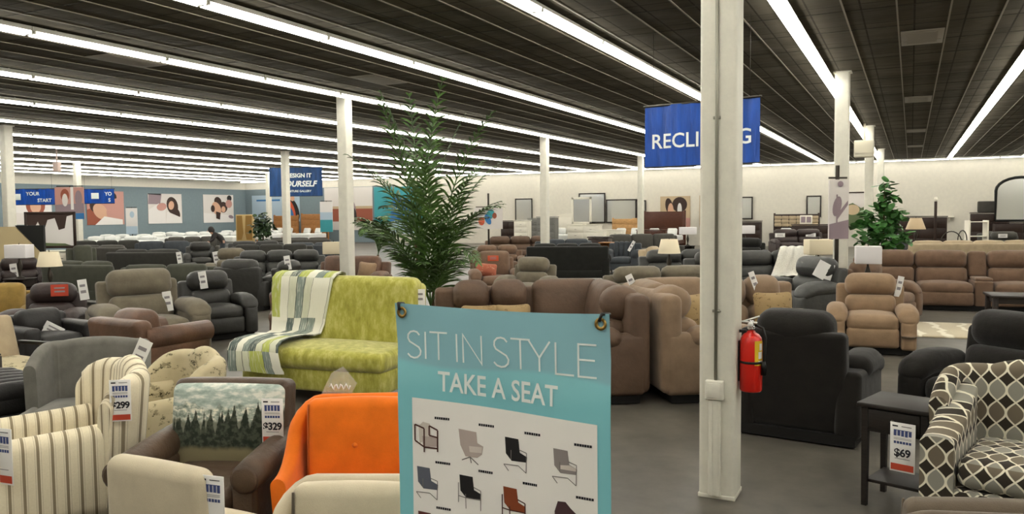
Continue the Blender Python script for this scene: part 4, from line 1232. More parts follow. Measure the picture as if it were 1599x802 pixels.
h1 = hang_banner('blue banner with white emblem and YOUR START lettering at far left', 1.5, .53, M['banner_blue'], P, 26, [('YOUR', .16, .0, .32, .004, 0), ('START', .16, .38, .1, .004, 0)])
P2 = atd(154, 318, 27.5)
h2 = hang_banner('blue banner with white emblem partly hidden behind the hanging lifestyle sign', 1.1, .5, M['banner_blue'], P2, 26, [('YO', .17, .35, .28, .006, 0), ('S', .17, .38, .07, .006, 0)])
for h, x in ((h1, -.52), (h2, -.1)):
    m = MB(); m.box((.26, .004, .2), (x, -.03, .27), bev=.0018); m.build('emblem', M['print_white'], h)

# ------------------------------------------------------------------ posters and pictures
SK, HR, WH = '#c99f85', '#3a2a24', '#d9d5d2'
for k, v in {'skin': SK, 'hair': HR, 'cloth': WH, 'pink': '#b98a80', 'pale': '#cfc9c4', 'sky': '#a9bccb', 'rust': '#8f4f3c', 'teal2': '#3a8f96', 'blue2': '#356fa6', 'dark': '#2c2827', 'sand': '#b8a384', 'orange2': '#c8583a', 'mauve': '#8a7a80', 'green2': '#5c6a49'}.items(): M['p_' + k] = plain('print_' + k, v, .6)
def poster(name, label, W, H, pos, rot, bg, shapes, cat='poster', frame=None, lettering=None):
    root = thing(name, label, cat)
    mats = [M['p_' + k] for k in ('skin', 'hair', 'cloth', 'pink', 'pale', 'sky', 'rust', 'teal2', 'blue2', 'dark', 'sand', 'orange2', 'mauve', 'green2')]
    keys = ['skin', 'hair', 'cloth', 'pink', 'pale', 'sky', 'rust', 'teal2', 'blue2', 'dark', 'sand', 'orange2', 'mauve', 'green2']
    m = MB(); m.box((W, .03, H), (0, 0, 0)); m.build('panel', M['p_' + bg], root)
    m = MB(); flat_print(m, [tuple(list(s[:-1]) + [keys.index(s[-1])]) for s in shapes], -.017, W / 2, H / 2); m.build('printed_photo', mats, root)
    if frame:
        m = MB(); f = .07
        for sx in (-1, 1): m.box((f, .06, H + f), (sx * W / 2, 0, 0), bev=.01)
        for sz in (-1, 1): m.box((W + f, .06, f), (0, 0, sz * H / 2), bev=.01)
        m.build('frame', frame, root)
    if lettering:
        m = MB()
        for (s, size, x, z) in lettering: m.text(s, size, Matrix.Translation((x, -.03, z)), bold=.003)
        m.build('lettering', M['print_white'], root)
    root.location = pos; root.rotation_euler = (0, 0, rot); return root
WL = PI / 2     # facing +X
XL = SIDE_X + .035
poster('wall_poster', 'poster of a smiling red haired woman under the first blue banner at far left', 2.3, 2.0, (XL, 29.3, 2.55), WL, 'cloth', [('p', [(-1, -1), (1, -1), (1, -.5), (-1, -.3)], 'pale'), ('e', .15, .1, .5, .62, 0, 'rust'), ('e', .15, .05, .28, .42, 0, 'skin'), ('p', [(-.4, -1), (-.2, -.4), (.5, -.4), (.8, -1)], 'cloth')])
poster('wall_poster', 'poster of two people lying together in warm tones beside the second blue banner', 2.6, 2.1, (XL, 34.0, 2.5), WL, 'pink', [('p', [(-1, -1), (-1, -.1), (-.3, .2), (.1, -1)], 'rust'), ('e', -.55, .1, .3, .4, .3, 'hair'), ('e', -.3, -.2, .35, .5, .5, 'skin'), ('e', .35, .65, .25, .3, 0, 'dark'), ('e', .45, -.1, .4, .7, -.3, 'pink'), ('p', [(-.6, -1), (-.1, -.5), (.9, -.7), (.9, -1)], 'cloth')])
poster('wall_poster', 'poster of a long haired woman resting on white bedding, third along the grey wall', 2.75, 2.0, (XL, 38.5, 2.46), WL, 'pale', [('p', [(-1, .3), (-.95, 1), (-.2, 1), (-.3, .3)], 'mauve'), ('p', [(-1, .95), (-1, 1), (-.25, 1), (-.25, .9)], 'dark'), ('p', [(-1, -1), (-1, -.1), (-.4, .35), (.0, .1), (.0, -1)], 'cloth'), ('e', -.22, .12, .3, .25, .5, 'pink'), ('e', .42, .2, .34, .6, .15, 'hair'), ('e', .66, -.3, .2, .38, .3, 'hair'), ('e', .35, .22, .17, .3, -.1, 'skin'), ('p', [(-.0, -1), (.1, -.2), (.4, -.35), (.9, -.6), (1, -1)], 'cloth')])
poster('wall_poster', 'poster of a family lying together on a white bed nearest the far corner', 2.85, 2.02, (XL, 43.2, 2.46), WL, 'pale', [('p', [(-1, -1), (-1, -.3), (1, -.5), (1, -1)], 'cloth'), ('e', -.05, .5, .24, .35, .2, 'hair'), ('e', .3, .1, .28, .4, 0, 'hair'), ('e', .72, .75, .16, .22, 0, 'dark'), ('e', .68, .35, .22, .3, 0, 'pink'), ('e', -.15, .0, .28, .5, .3, 'skin'), ('e', -.4, .0, .13, .25, 0, 'hair'), ('e', .3, -.05, .14, .22, 0, 'skin'), ('p', [(-.2, -.7), (-.2, -.2), (.1, -.3), (.05, -.8)], 'hair'), ('e', .8, -.6, .18, .12, -.4, 'mauve')], lettering=[])
m = MB()
poster('wall_poster', 'pale blue poster of a person in red and blue under the DESIGN IT banner', 4.6, 1.95, (-42.3, BACK_Y - .04, 2.45), 0, 'sky', [('p', [(-.8, .55), (.2, .55), (.2, .68), (-.8, .68)], 'blue2'), ('e', .8, -.1, .16, .8, .15, 'dark'), ('e', .68, -.1, .12, .7, .15, 'orange2'), ('e', .62, -.35, .12, .5, .15, 'blue2'), ('e', .72, .72, .09, .2, 0, 'skin')])
poster('wall_poster', 'poster of a dark haired woman against a pink sky right of the DESIGN IT banner', 4.2, 3.0, (-35.6, BACK_Y - .04, 2.35), 0, 'pale', [('p', [(-1, -.6), (-1, .0), (1, .0), (1, -.6)], 'rust'), ('p', [(-1, .0), (-1, .12), (1, .12), (1, .0)], 'sand'), ('e', .1, .55, .08, .2, 0, 'dark'), ('e', .1, .0, .22, .6, .15, 'mauve'), ('e', .2, -.35, .15, .4, 0, 'dark')])
poster('wall_poster', 'teal and blue poster behind the palm fronds', 3.9, 3.2, (-31.4, BACK_Y - .04, 2.2), 0, 'teal2', [('p', [(-.4, -1), (-.2, .6), (.6, .4), (.7, -1)], 'blue2'), ('p', [(-1, -1), (-1, -.6), (1, -.4), (1, -1)], 'sky')])
poster('wall_poster', 'brown toned poster of a seated family on the cream wall left of the front column', 1.75, 1.95, (-12.2, BACK_Y - .03, 1.85), 0, 'sand', [('e', -.4, .4, .25, .5, .2, 'hair'), ('e', .3, .5, .5, .45, 0, 'hair'), ('e', -.3, .1, .2, .5, 0, 'skin'), ('e', .3, .2, .15, .4, 0, 'cloth'), ('p', [(-1, -1), (-.8, -.2), (1, -.3), (1, -1)], 'pink')])
poster('wall_poster', 'narrow brown poster at the left edge of the front column', 1.2, 1.9, (-10.2, BACK_Y - .03, 1.9), 0, 'sand', [('e', 0, .3, .5, .5, 0, 'hair'), ('p', [(-1, -1), (-.8, -.3), (1, -.2), (1, -1)], 'pale')])

# sign stands standing among the furniture
def sign_stand(label, W, H, zc, bg, shapes, px, py_base, depth, phi=0, side=0, name='sign_stand', pole_top=None, board=True, second=None, lettering=None):
    root = poster(name, label, W, H, (0, 0, 0), 0, bg, shapes, 'sign', lettering=lettering)
    for ch in root.children: ch.location = (0, 0, zc)
    m = MB(); pt = pole_top or zc + H / 2 + .05
    m.tube([(side, .04, .02), (side, .04, pt)], .035 if pole_top else .022, 10); m.box((W * .9, .04, .03), (0, .03, zc + H / 2 + .03)); m.build('pole', M['darkmetal'], root)
    m = MB(); m.lathe([(.22, 0), (.22, .015), (.05, .03)], (side, .04, 0), 20); m.build('foot', M['darkmetal'], root)
    P = atd(px, py_base, depth); put(root, P.x, P.y, 0, phi=phi); return root
sign_stand('tall sign stand with a faded mauve picture before the column behind the tan recliner', .36, 1.0, 1.98, 'pale', [('e', -.2, .1, .5, .3, .4, 'mauve'), ('p', [(-1, -1), (-1, -.5), (1, -.35), (1, -1)], 'mauve'), ('p', [(-.3, -.9), (-.3, .5), (-.15, .5), (-.15, -.9)], 'mauve'), ('p', [(-.3, -.2), (.9, .3), (.9, .15), (-.3, -.4)], 'mauve'), ('e', .1, .85, .3, .1, 0, 'mauve')], 1309, 345, 13.6, 10, name='sign_stand', pole_top=2.72)
sign_stand('white sign stand with orange, blue and red shapes right of the palm', .98, .74, 1.78, 'pale', [('e', .1, .35, .28, .5, -.3, 'teal2'), ('e', -.5, -.25, .22, .4, 0, 'orange2'), ('e', .42, .25, .16, .28, 0, 'rust'), ('e', -.05, -.1, .2, .5, .3, 'blue2')], 763, 350, 28.0, 4, pole_top=2.65)
sign_stand('white and teal sign stand in front of the pink sky poster', .62, 1.5, 1.85, 'cloth', [('p', [(-1, -1), (-1, -.2), (1, -.2), (1, -1)], 'teal2'), ('p', [(-1, -.2), (-1, .3), (1, .3), (1, -.2)], 'sky')], 510, 352, 40, 0)
sign_stand('slim white sign stand among the mattresses before the grey wall', .6, 1.35, 1.72, 'cloth', [('p', [(-1, -1), (-1, -.4), (1, -.4), (1, -1)], 'sky'), ('e', .1, .5, .4, .25, 0, 'sky')], 206, 352, 42, 0)
sign_stand('hanging lifestyle sign with people photo over a navy strip at far left', .86, .95, 2.38, 'pink', [('e', -.3, .5, .3, .4, 0, 'rust'), ('p', [(-1, -.6), (-1, -.1), (1, .0), (1, -.6)], 'mauve'), ('e', -.3, .2, .2, .4, 0, 'pale'), ('p', [(.1, -.4), (.1, 1), (.3, 1), (.3, -.4)], 'cloth'), ('e', .65, .3, .25, .5, 0, 'mauve'), ('p', [(-1, -1), (-1, -.62), (1, -.62), (1, -1)], 'blue2')], 109, 318, 24, 0)
o = thing('pop_up_display', 'tall tan display with light wood arch shapes left of the small ficus', 'display')
m = MB(); m.box((.85, .3, 1.4), (0, 0, 1.3), bev=.03); m.build('display_body', plain('tan_display', '#b39a6a', .7), o)
m = MB(); m.prism([(-.36, .75), (-.15, .75), (-.05, 1.1), (-.1, 1.95), (-.36, 1.95)], -.17, -.15, 'xz'); m.prism([(.38, .75), (.1, .75), (.03, 1.1), (.08, 1.95), (.38, 1.95)], -.17, -.15, 'xz'); m.build('arch_print', plain('brown_arch', '#8a6a35', .7), o)
m = MB(); m.box((.9, .4, .6), (0, 0, .3)); m.build('display_base', M['p_sand'], o)
P = atd(383, 350, 40); put(o, P.x, P.y, 0, phi=0)

# ------------------------------------------------------------------ plants
def leafmat(name, col):
    t = NT(name); n_ = t.noise(6, t.tc(), 3); t.color(t.ramp(n_, [(.3, shade(col, .65)), (.7, shade(col, 1.25))])); t.set(.45, 0, .35)
    t.b.inputs['Subsurface Weight'].default_value = 0; return t.m
M['palm'] = leafmat('palm_leaf', '#46602f'); M['fig'] = leafmat('fig_leaf', '#47743b'); M['bark'] = fabric('palm_bark', '#5a4a32', .2, .6); M['ficus'] = leafmat('ficus_leaf', '#33462a')
M['pot'] = plain('dark_pot', '#2b2420', .6); M['soil'] = plain('soil', '#241a12', .95)
def pot(root, r=.2, h=.32):
    m = MB(); m.lathe([(r * .7, 0), (r * .95, h * .9), (r * 1.05, h * .92), (r * 1.05, h), (r * .9, h), (r * .88, h * .9)], n=24, cap=False); m.lathe([(.001, .001), (r * .7, .001)], n=24, cap=False); m.build('pot', M['pot'], root)
    m = MB(); m.lathe([(r * .9, h * .88), (.001, h * .9)], n=20, cap=False); m.build('soil', M['soil'], root)
def frond(root, base, az, el, length, droopf, rnd, wid=.017, nl=22, llen=.46):
    m = MB(); pts = []; p = Vector(base); e = el
    hd = Vector((math.cos(az), math.sin(az), 0)); side = Vector((-math.sin(az), math.cos(az), 0)); N = nl
    dirs = []
    for i in range(N + 1):
        pts.append(p.copy()); d = hd * math.cos(e) + Vector((0, 0, 1)) * math.sin(e); dirs.append(d); p = p + d * (length / N); e -= droopf * (.4 + 1.2 * i / N) / N
    m.tube(pts, [.011 * (1 - .8 * i / N) + .002 for i in range(N + 1)], 5)
    for i in range(int(N * .22), N + 1):
        t = i / N; L = llen * (math.sin(PI * min(1, .18 + .8 * t)) * .8 + .25) * (1 - .35 * t)
        for s in (-1, 1):
            d = dirs[i]; up = side.cross(d).normalized() * -1
            a = math.radians(60 - 24 * t + rnd.uniform(-8, 8)); dd = (d * math.cos(a) + side * s * math.sin(a) + Vector((0, 0, 1)) * rnd.uniform(.0, .25)).normalized()
            wv = dd.cross(up).normalized(); q = pts[i].copy(); V = []; K = 4
            for k in range(K + 1):
                u = k / K; w = wid * math.sin(PI * (.12 + .88 * u)) ** .8 * (1 if k < K else .05)
                V += [q + wv * w, q + up * (-.25 * w), q - wv * w]
                q = q + dd * (L / K); dd = (dd + Vector((0, 0, -.2 * (1 + u)))).normalized()
            F = []
            for k in range(K): F += [(3 * k, 3 * k + 1, 3 * k + 4, 3 * k + 3), (3 * k + 1, 3 * k + 2, 3 * k + 5, 3 * k + 4)]
            m.add([tuple(v) for v in V], F)
    m.build('frond', M['palm'], root)
def palm(label, fr, stems, z_pot=.3, wid=.017):
    root = thing('potted_palm', label, 'plant'); pot(root, .26, .42); rnd = random.Random(3)
    for (x, y, h, lx, ly) in stems:
        m = MB(); m.tube([(x + lx * t, y + ly * t, .38 + (h - .38) * t) for t in np.linspace(0, 1, 6)], [.035, .03, .026, .022, .02, .018], 8); m.build('stem', M['bark'], root)
    for f in fr: frond(root, *f, rnd, wid)
    return root
rnd = random.Random(11); fr = []
ST = [(-.05, .0, 1.5, -.14, .0), (.06, .03, 1.2, .12, .05), (0, -.06, 1.0, .0, -.1), (.02, .05, .9, .05, 0), (-.1, .05, 1.1, -.1, .08)]
def cam_az(a): return math.radians(a + YAW)      # 0 = towards the right of the view, 90 = away
for k in range(6):      # tall upright crown
    fr.append(((-.17 + .03 * k % .2, 0, 1.25), cam_az(60 * k + rnd.uniform(-16, 14)), math.radians(rnd.uniform(72, 85)), rnd.uniform(2.0, 2.55), rnd.uniform(.2, .55)))
for k in range(7):
    fr.append(((.1, .06, 1.05), cam_az(51 * k + rnd.uniform(-14, 14)), math.radians(rnd.uniform(60, 78)), rnd.uniform(1.7, 2.15), rnd.uniform(.5, 1.0)))
for k in range(8):
    fr.append(((.0, -.08, .85), cam_az(45 * k + 20 + rnd.uniform(-12, 12)), math.radians(rnd.uniform(58, 76)), rnd.uniform(1.35, 1.75), rnd.uniform(.8, 1.4)))
for k in range(8):
    fr.append(((.03, .03, .65), cam_az(45 * k + rnd.uniform(-12, 12)), math.radians(rnd.uniform(50, 74)), rnd.uniform(1.0, 1.4), rnd.uniform(.9, 1.6)))
fr.append(((-.1, 0, 1.1), cam_az(176), math.radians(66), 1.75, 1.5)); fr.append(((.1, .05, 1.0), cam_az(8), math.radians(62), 1.75, 1.2)); fr.append(((.05, .05, .9), cam_az(-4), math.radians(55), 1.5, 1.8)); fr.append(((.12, .05, 1.2), cam_az(12), math.radians(76), 2.3, .7))
fr = [(a, b, c, d, e) for (a, b, c, d, e) in fr]
p = palm('tall potted palm with feathery fronds behind the green loveseat, reaching up to the ceiling lights', fr, ST)
P = atd(668, 470, 11.4); p.location = (P.x, P.y, 0); p.scale = (1, 1, 1.03)
def leafy(root, name, mat, centers, size, n, rnd, stems):
    for (a, b, r) in stems:
        m = MB(); a, b = Vector(a), Vector(b); mid = (a + b) / 2 + Vector((rnd.uniform(-.06, .06), rnd.uniform(-.06, .06), 0)); m.tube([a, mid, b], [r, r * .8, r * .5], 6); m.build('branch', M['bark'], root)
    m = MB()
    for (c, rad, cnt) in centers:
        for _ in range(cnt):
            d = Vector((rnd.gauss(0, 1), rnd.gauss(0, 1), rnd.gauss(0, .8))).normalized() * rad * rnd.uniform(.35, 1)
            p = Vector(c) + d; az = rnd.uniform(0, 2 * PI); el = rnd.uniform(-1.35, .6); L = size * rnd.uniform(.7, 1.25); w = L * rnd.uniform(.36, .46)
            dd = Vector((math.cos(az) * math.cos(el), math.sin(az) * math.cos(el), math.sin(el))); sd = Vector((-math.sin(az), math.cos(az), rnd.uniform(-.4, .4))).normalized(); up = dd.cross(sd)
            V = []
            for k in range(6):
                u = k / 5; ww = w * math.sin(PI * (.08 + .9 * u)) ** .8; c0 = p + dd * (L * u) - up * (-.18 * L * u * u)
                V += [c0 + sd * ww + up * .12 * ww, c0, c0 - sd * ww + up * .12 * ww]
            F = []
            for k in range(5): F += [(3 * k, 3 * k + 1, 3 * k + 4, 3 * k + 3), (3 * k + 1, 3 * k + 2, 3 * k + 5, 3 * k + 4)]
            m.add([tuple(v) for v in V], F)
    m.build('foliage', mat, root)
rnd = random.Random(5)
p = thing('fiddle_leaf_fig', 'leafy green fiddle leaf fig standing behind the tan recliner', 'plant'); pot(p, .24, .4)
leafy(p, 'fig', M['fig'], [((.05, 0, 2.42), .13, 14), ((.12, .02, 2.2), .16, 18), ((.0, 0, 2.0), .24, 30), ((-.14, .05, 1.78), .26, 34), ((.16, 0, 1.75), .24, 30), ((-.3, 0, 1.45), .34, 60), ((.05, -.05, 1.4), .36, 60), ((.22, .1, 1.5), .2, 20), ((-.12, 0, 1.28), .24, 26), ((-.1, -.1, 1.15), .34, 40), ((.3, 0, 1.75), .2, 26), ((-.3, .05, 1.7), .2, 26), ((.1, .1, 2.0), .2, 26), ((.3, -.1, 1.35), .2, 24), ((.05, .0, 2.28), .15, 18)], .165, 0, rnd,
      [((0, 0, .35), (.02, 0, 2.4), .022), ((0, 0, .9), (-.2, .05, 1.6), .015), ((0, 0, 1.0), (.2, 0, 1.9), .015)])
P = atd(1379, 345, 17.4); put(p, P.x, P.y, 0, phi=0); p.scale = (1.12, 1.12, 1.03)
p = thing('ficus', 'small bushy ficus beside the tan arch display far back', 'plant'); pot(p, .3, .5)
leafy(p, 'ficus', M['ficus'], [((0, 0, 1.75), .42, 60), ((-.25, 0, 1.4), .4, 60), ((.25, 0, 1.35), .4, 60), ((0, 0, 1.05), .4, 50)], .22, 0, rnd, [((0, 0, .4), (0, 0, 1.8), .03), ((0, 0, .8), (.25, 0, 1.4), .02), ((0, 0, .8), (-.25, 0, 1.4), .02)])
P = atd(410, 350, 38); put(p, P.x, P.y, 0, phi=0)
p = thing('potted_fern_palm', 'low drooping palm left of the tall palm, behind the cognac loveseat', 'plant'); pot(p, .25, .4); rnd = random.Random(8)
m = MB(); m.tube([(0, 0, .35), (0, 0, .95)], .03, 8); m.build('stem', M['bark'], p)
for k in range(13): frond(p, (0, 0, .95 + .03 * k), cam_az(29 * k + rnd.uniform(-8, 8)), math.radians(rnd.uniform(40, 75)), rnd.uniform(1.0, 1.35), rnd.uniform(1.4, 2.4), rnd, .03, 16, .36)
P = atd(590, 380, 20.2); put(p, P.x, P.y, 0, phi=0)

# ------------------------------------------------------------------ middle ground seats
Q1 = (2, 2)
c = recliner('recliner', M['choc'], 'dark chocolate leather recliner with a red label on its headrest at left', 'recliner', 1, .66, 1.05, 1.0, .22, .66, q=(2, 3))
place(c, 90, 441, (0, .42, 1.05), phi=8)
small_tag(93, 453, 10.35, 'red and white label on the headrest of the chocolate leather recliner', w=.2, h=.15, phi=20, name='hang_label', mat=M['tag_red'], cat='label', group='labels on headrests')
c = recliner('recliner', M['olive'], 'wide olive grey suede recliner left of the charcoal leather recliner', 'recliner', 1, .86, 1.17, 1.12, .27, .72, q=(3, 4), lean=.22)
place(c, 213, 421, (0, .46, 1.17), phi=40, sc=1.04)
c = recliner('recliner', M['charcoal'], 'charcoal leather recliner facing right beside the olive grey recliner', 'recliner', 1, .66, 1.06, 1.0, .22, .66, q=(2, 3))
place(c, 318, 423, (0, .42, 1.06), phi=40, sc=1.05)
c = recliner('recliner', M['mustard'], 'mustard velvet armchair cut by the left edge of the picture', 'recliner', 1, .62, 1.02, .95, .2, .64, q=Q1, split=False)
place(c, 12, 440, (0, .4, 1.02), phi=20)
c = sofa('club_chair', M['cognac'], 'cognac leather low club chair seen from behind, left of the beige bird print chair', 'armchair', 1, .84, .86, .84, .17, .64, 'roll', 'loose', (2, 3))
place(c, 184, 487, (0, .34, .86), phi=150, sc=1.1)
c = sofa('box_chair', M['black_leather'], 'black leather square arm chair behind the grey tweed wing chair', 'armchair', 1, .95, .9, .78, .2, .64, 'track', 'loose', (2, 2))
place(c, 108, 497, (.38, .1, .64), phi=60)
small_tag(83, 515, 6.8, 'white hang tag on the black leather square arm chair', w=.16, h=.1, roll=30, phi=10)
c = sofa('club_chair', M['cognac'], 'chestnut leather club chair left of the green loveseat with a tan pillow on it', 'armchair', 1, 1.0, .95, .98, .18, .62, 'roll', 'loose', (2, 3))
place(c, 470, 446, (0, .38, .98), phi=50); chc = c
o = pillow('throw_pillow', M['beige'], 'small tan pillow on the chestnut leather club chair', (.36, .14, .36)); o.location = on(chc, -.05, .08, .68); o.rotation_euler = (-.25, .1, chc.rotation_euler.z)
c = recliner('reclining_loveseat', M['cognac'], 'cognac leather loveseat behind the green loveseat, left of the palm', 'sofa', 2, .72, 1.05, 1.0, .24, .68, q=(2, 3), split=False)
place(c, 556, 399, (0, .42, 1.05), phi=-14); cgl = c
o = pillow('throw_pillow', M['tan'], 'brown pillow on the cognac loveseat by the palm stem', (.45, .16, .42)); o.location = on(cgl, .5, -.05, .72); o.rotation_euler = (-.25, .1, cgl.rotation_euler.z)
c = recliner('recliner', M['brown_sect_r'], 'brown recliner with a red label on its headrest right of the palm', 'recliner', 1, .74, 1.08, 1.0, .22, .66, q=(2, 3), split=False)
place(c, 770, 392, (0, .4, 1.08), phi=8); brr = c
small_tag(770, 403, 14.9, 'red label on the headrest of the brown recliner right of the palm', w=.2, h=.1, name='hang_label', mat=M['p_orange2'], cat='label', group='labels on headrests')
c = recliner('recliner', M['olive'], 'taupe leather recliner facing left in front of the black sofa back', 'recliner', 1, .68, 1.04, 1.0, .24, .66, q=(2, 3))
place(c, 836, 402, (0, .42, 1.04), phi=-22)
M['coral'] = bird_mat('coral_cushion_print', '#a8634d', '#96543f', '#c99a82')
o = pillow('throw_pillow', M['coral'], 'coral patterned pillow left of the taupe leather recliner', (.5, .16, .34)); o.location = on(brr, -.22, -.1, .68); o.rotation_euler = (-.5, .1, math.radians(-YAW))
c = sofa('sofa', M['deepblack'], 'large black sofa seen from behind under the cream column', 'sofa', 3, 2.35, 1.0, 1.06, .22, .7, 'roll', 'loose', (2, 3))
place(c, 886, 383, (0, .44, 1.04), phi=176)
c = sofa('tufted_chair', M['slate'], 'slate blue tufted armchair right of the black sofa back', 'armchair', 1, 1.1, .9, 1.0, .22, .66, 'roll', 'tuft', (2, 2))
place(c, 976, 377, (0, .3, 1.0), phi=-20)
small_tag(986, 384, 21.3, 'white hang tag on the slate blue tufted armchair', w=.08, h=.3, roll=30)
c = recliner('reclining_sofa', M['greyleather'], 'long dark grey leather reclining sofa under the white fur throw', 'sofa', 3, .86, 1.08, 1.02, .28, .7, q=(2, 3), console=None)
place(c, 1172, 392, (0, .42, 1.08), phi=6); gls = c
c = recliner('recliner', M['greyleather'], 'dark grey leather recliner turned right with papers on its back', 'recliner', 1, .7, 1.06, 1.0, .26, .7, q=(2, 3))
place(c, 1284, 402, (0, .42, 1.06), phi=-68, sc=1.1); drk = c
m = MB(); m.box((.2, .006, .28), (0, 0, 0), rot=(0, .5, 0)); m.box((.2, .006, .26), (.1, .03, -.03), rot=(0, .3, 0)); o = m.build('info_papers', M['tag_white']); tag(o, 'white papers pinned to the dark grey leather recliner', 'papers'); o.location, _ = stick(1283, 421, 12.4); o.rotation_euler = (0, 0, math.radians(-YAW))
# white fur throw over the long grey sofa
prof = [(.5, .62), (.52, .8), (.52, .98), (.48, 1.1), (.4, 1.14), (.3, 1.14), (.2, 1.1), (.13, 1.02), (.08, .9), (.05, .78), (.03, .66), (-.02, .585), (-.12, .57), (-.25, .575), (-.36, .57), (-.45, .56)]
def fur(px):
    V, F = [], []; nu = 19
    for i, (y, z) in enumerate(prof):
        for j in range(nu):
            u = j / (nu - 1); w = .03 * abs(math.sin(u * PI * 4.5))
            V.append((-.42 + .84 * u - .055 * max(0, i - 4), y - (.0 if i < 5 else .035) - w * .7 * (i > 4), z + .03 + w * .7 * (i > 2)))
    n = len(V); V += [(x, y + (.03 if i // nu > 4 else -.02), z - .03) for i, (x, y, z) in enumerate(V)]
    for i in range(len(prof) - 1):
        for j in range(nu - 1):
            a = i * nu + j; F.append((a, a + 1, a + nu + 1, a + nu)); F.append((n + a, n + a + nu, n + a + nu + 1, n + a + 1))
    m = MB(); m.add(V, F); return m
t = NT('white_faux_fur'); f_ = t.noise(60, t.tc(), 4, .7); t.color(t.ramp(f_, [(.3, '#c9c4b4'), (.6, '#efece2')])); t.set(.95, 0, .1, .4); t.bump(f_, .8, .03); M['fur'] = t.m
o = fur(0).build('fur_throw', M['fur']); tag(o, 'white ribbed fur throw draped over the right end of the dark grey leather sofa', 'throw')
w = gls.location; cth, sth = math.cos(gls.rotation_euler.z), math.sin(gls.rotation_euler.z)
o.location = (w.x + cth * 1.08, w.y + sth * 1.08, 0); o.rotation_euler = gls.rotation_euler
# right hand brown sectional, rug, coffee table
c = recliner('reclining_sectional', M['brown_sect_r'], 'long cocoa brown reclining sectional along the right side behind the tan recliner', 'sofa', 4, .95, 1.12, 1.05, .25, .7, q=(2, 3), console=2)
place(c, 1590, 392, (.75, .45, 1.12), phi=-19); bsr = c
c = recliner('recliner', M['brown_sect_r'], 'cocoa brown end recliner at the left end of the long sectional, turned inward', 'recliner', 1, .8, 1.1, 1.0, .24, .68, q=(2, 2))
place(c, 1340, 408, (0, .42, 1.08), phi=40)
t = NT('cream_shag_rug'); s = t.sep(t.tc('Object')); wv = t.math('SINE', t.math('MULTIPLY_ADD', s[0], 16, t.math('MULTIPLY', t.noise(2, t.tc(), 3), 9)))
t.color(t.mix(t.step(wv, .55, .95), t.mix(t.noise(40, t.tc(), 3), '#b7a98c', '#cfc3a6'), '#eae3cf')); t.set(.98, 0, .05, .3); t.bump(t.noise(70, t.tc(), 3), .7, .02); M['rug'] = t.m
rug = thing('area_rug', 'cream ribbed rug on the grey floor in front of the cocoa sectional', 'rug')
m = MB(); m.rb((3.4, 1.7, .025), (0, 0, .0135), .012, seg=1, inner=2); m.build('rug_pile', M['rug'], rug)
m = MB()
for k in range(170):
    x = -1.69 + k * .02; m.box((.008, .06 + .02 * math.sin(k * 2.3), .008), (x, -.87, .008))
m.build('fringe', M['rug'], rug)
P = at(1478, 526, .02); put(rug, 0, 0, 0, phi=-20); th = rug.rotation_euler.z; off = Vector((1.0, .88)); rug.location = (P.x + math.cos(th) * off.x - math.sin(th) * off.y, P.y + math.sin(th) * off.x + math.cos(th) * off.y, 0)
c = thing('coffee_table', 'dark espresso coffee table at the right edge in front of the cocoa sectional', 'table')
m = MB(); m.box((1.2, .7, .04), (0, 0, .5), bev=.01); m.build('table_top', M['darkwood'], c)
for sx in (-1, 1):
    for sy in (-1, 1): m = MB(); m.box((.08, .08, .48), (sx * .53, sy * .28, .24), bev=.008); m.build('leg', M['darkwood'], c)
m = MB(); m.box((1.04, .54, .1), (0, 0, .43)); m.build('apron', M['darkwood'], c); m = MB(); m.box((1.04, .54, .03), (0, 0, .16)); m.build('shelf', M['darkwood'], c)
put(c, *at(1606, 462, .52)[:2], z=.0275, phi=-20)
o = end_table('end_table', 'dark lamp table hidden behind the tan recliner', M['darkwood'], .5, .5, .66); P = atd(1355, 430, 13.3); put(o, P.x, P.y, 0, phi=-20)
o2 = table_lamp('table_lamp', 'white square shade lamp behind the tan recliner', .66, sh=.29, base=.42, r1=.2, shade_mat=M['whiteshade'], square=True); o2.location = (P.x, P.y, .6605); o2.rotation_euler = (0, 0, math.radians(-YAW - 20))

# ------------------------------------------------------------------ further rows of seats
def seats(kind, mat, label, px, py, h, phi, n=2, sw=.7, tags=False, **kw):
    if kind == 'r': c = recliner('reclining_sofa' if n > 1 else 'recliner', M[mat], label, 'sofa' if n > 1 else 'recliner', n, sw, h, 1.0, .22, .66, q=(1, 1), **kw)
    elif kind == 'a': c = sofa('armchair', M[mat], label, 'armchair', 1, kw.pop('W', .9), .9, h, .16, .62, kw.pop('arm', 'track'), 'loose', (1, 1))
    else: c = sofa('sofa', M[mat], label, 'sofa', n, n * sw + .4, .95, h, .2, .62, kw.pop('arm', 'track'), kw.pop('back', 'loose'), (1, 1))
    place(c, px, py, (0, .38, h), phi=phi); return c
seats('r', 'greyleather', 'grey leather reclining sofa facing the aisle left of the cognac loveseat', 437, 391, 1.05, 12, 3, .66)
seats('r', 'charcoal', 'dark charcoal recliner seen from behind, left of the chestnut club chair', 372, 406, 1.05, 172, 1, .8)
seats('r', 'olive', 'brownish recliner peeking over the dark charcoal recliner back', 362, 388, 1.06, 5, 1, .74)
seats('r', 'charcoal', 'charcoal reclining loveseat end with a white tag, left of the cognac loveseat', 447, 407, 1.0, 70, 1, .56)
seats('s', 'darkgrey', 'dark grey two cushion sofa back with a white tag, left of centre', 225, 391, 1.0, 174, 2, .95)
seats('s', 'greysofa', 'grey sofa behind the dark grey two cushion sofa', 150, 384, 1.0, 170, 2, .9)
seats('s', 'sage', 'greenish grey low sofa back at left in front of the cream lampshade', 120, 410, .95, 165, 2, .75)
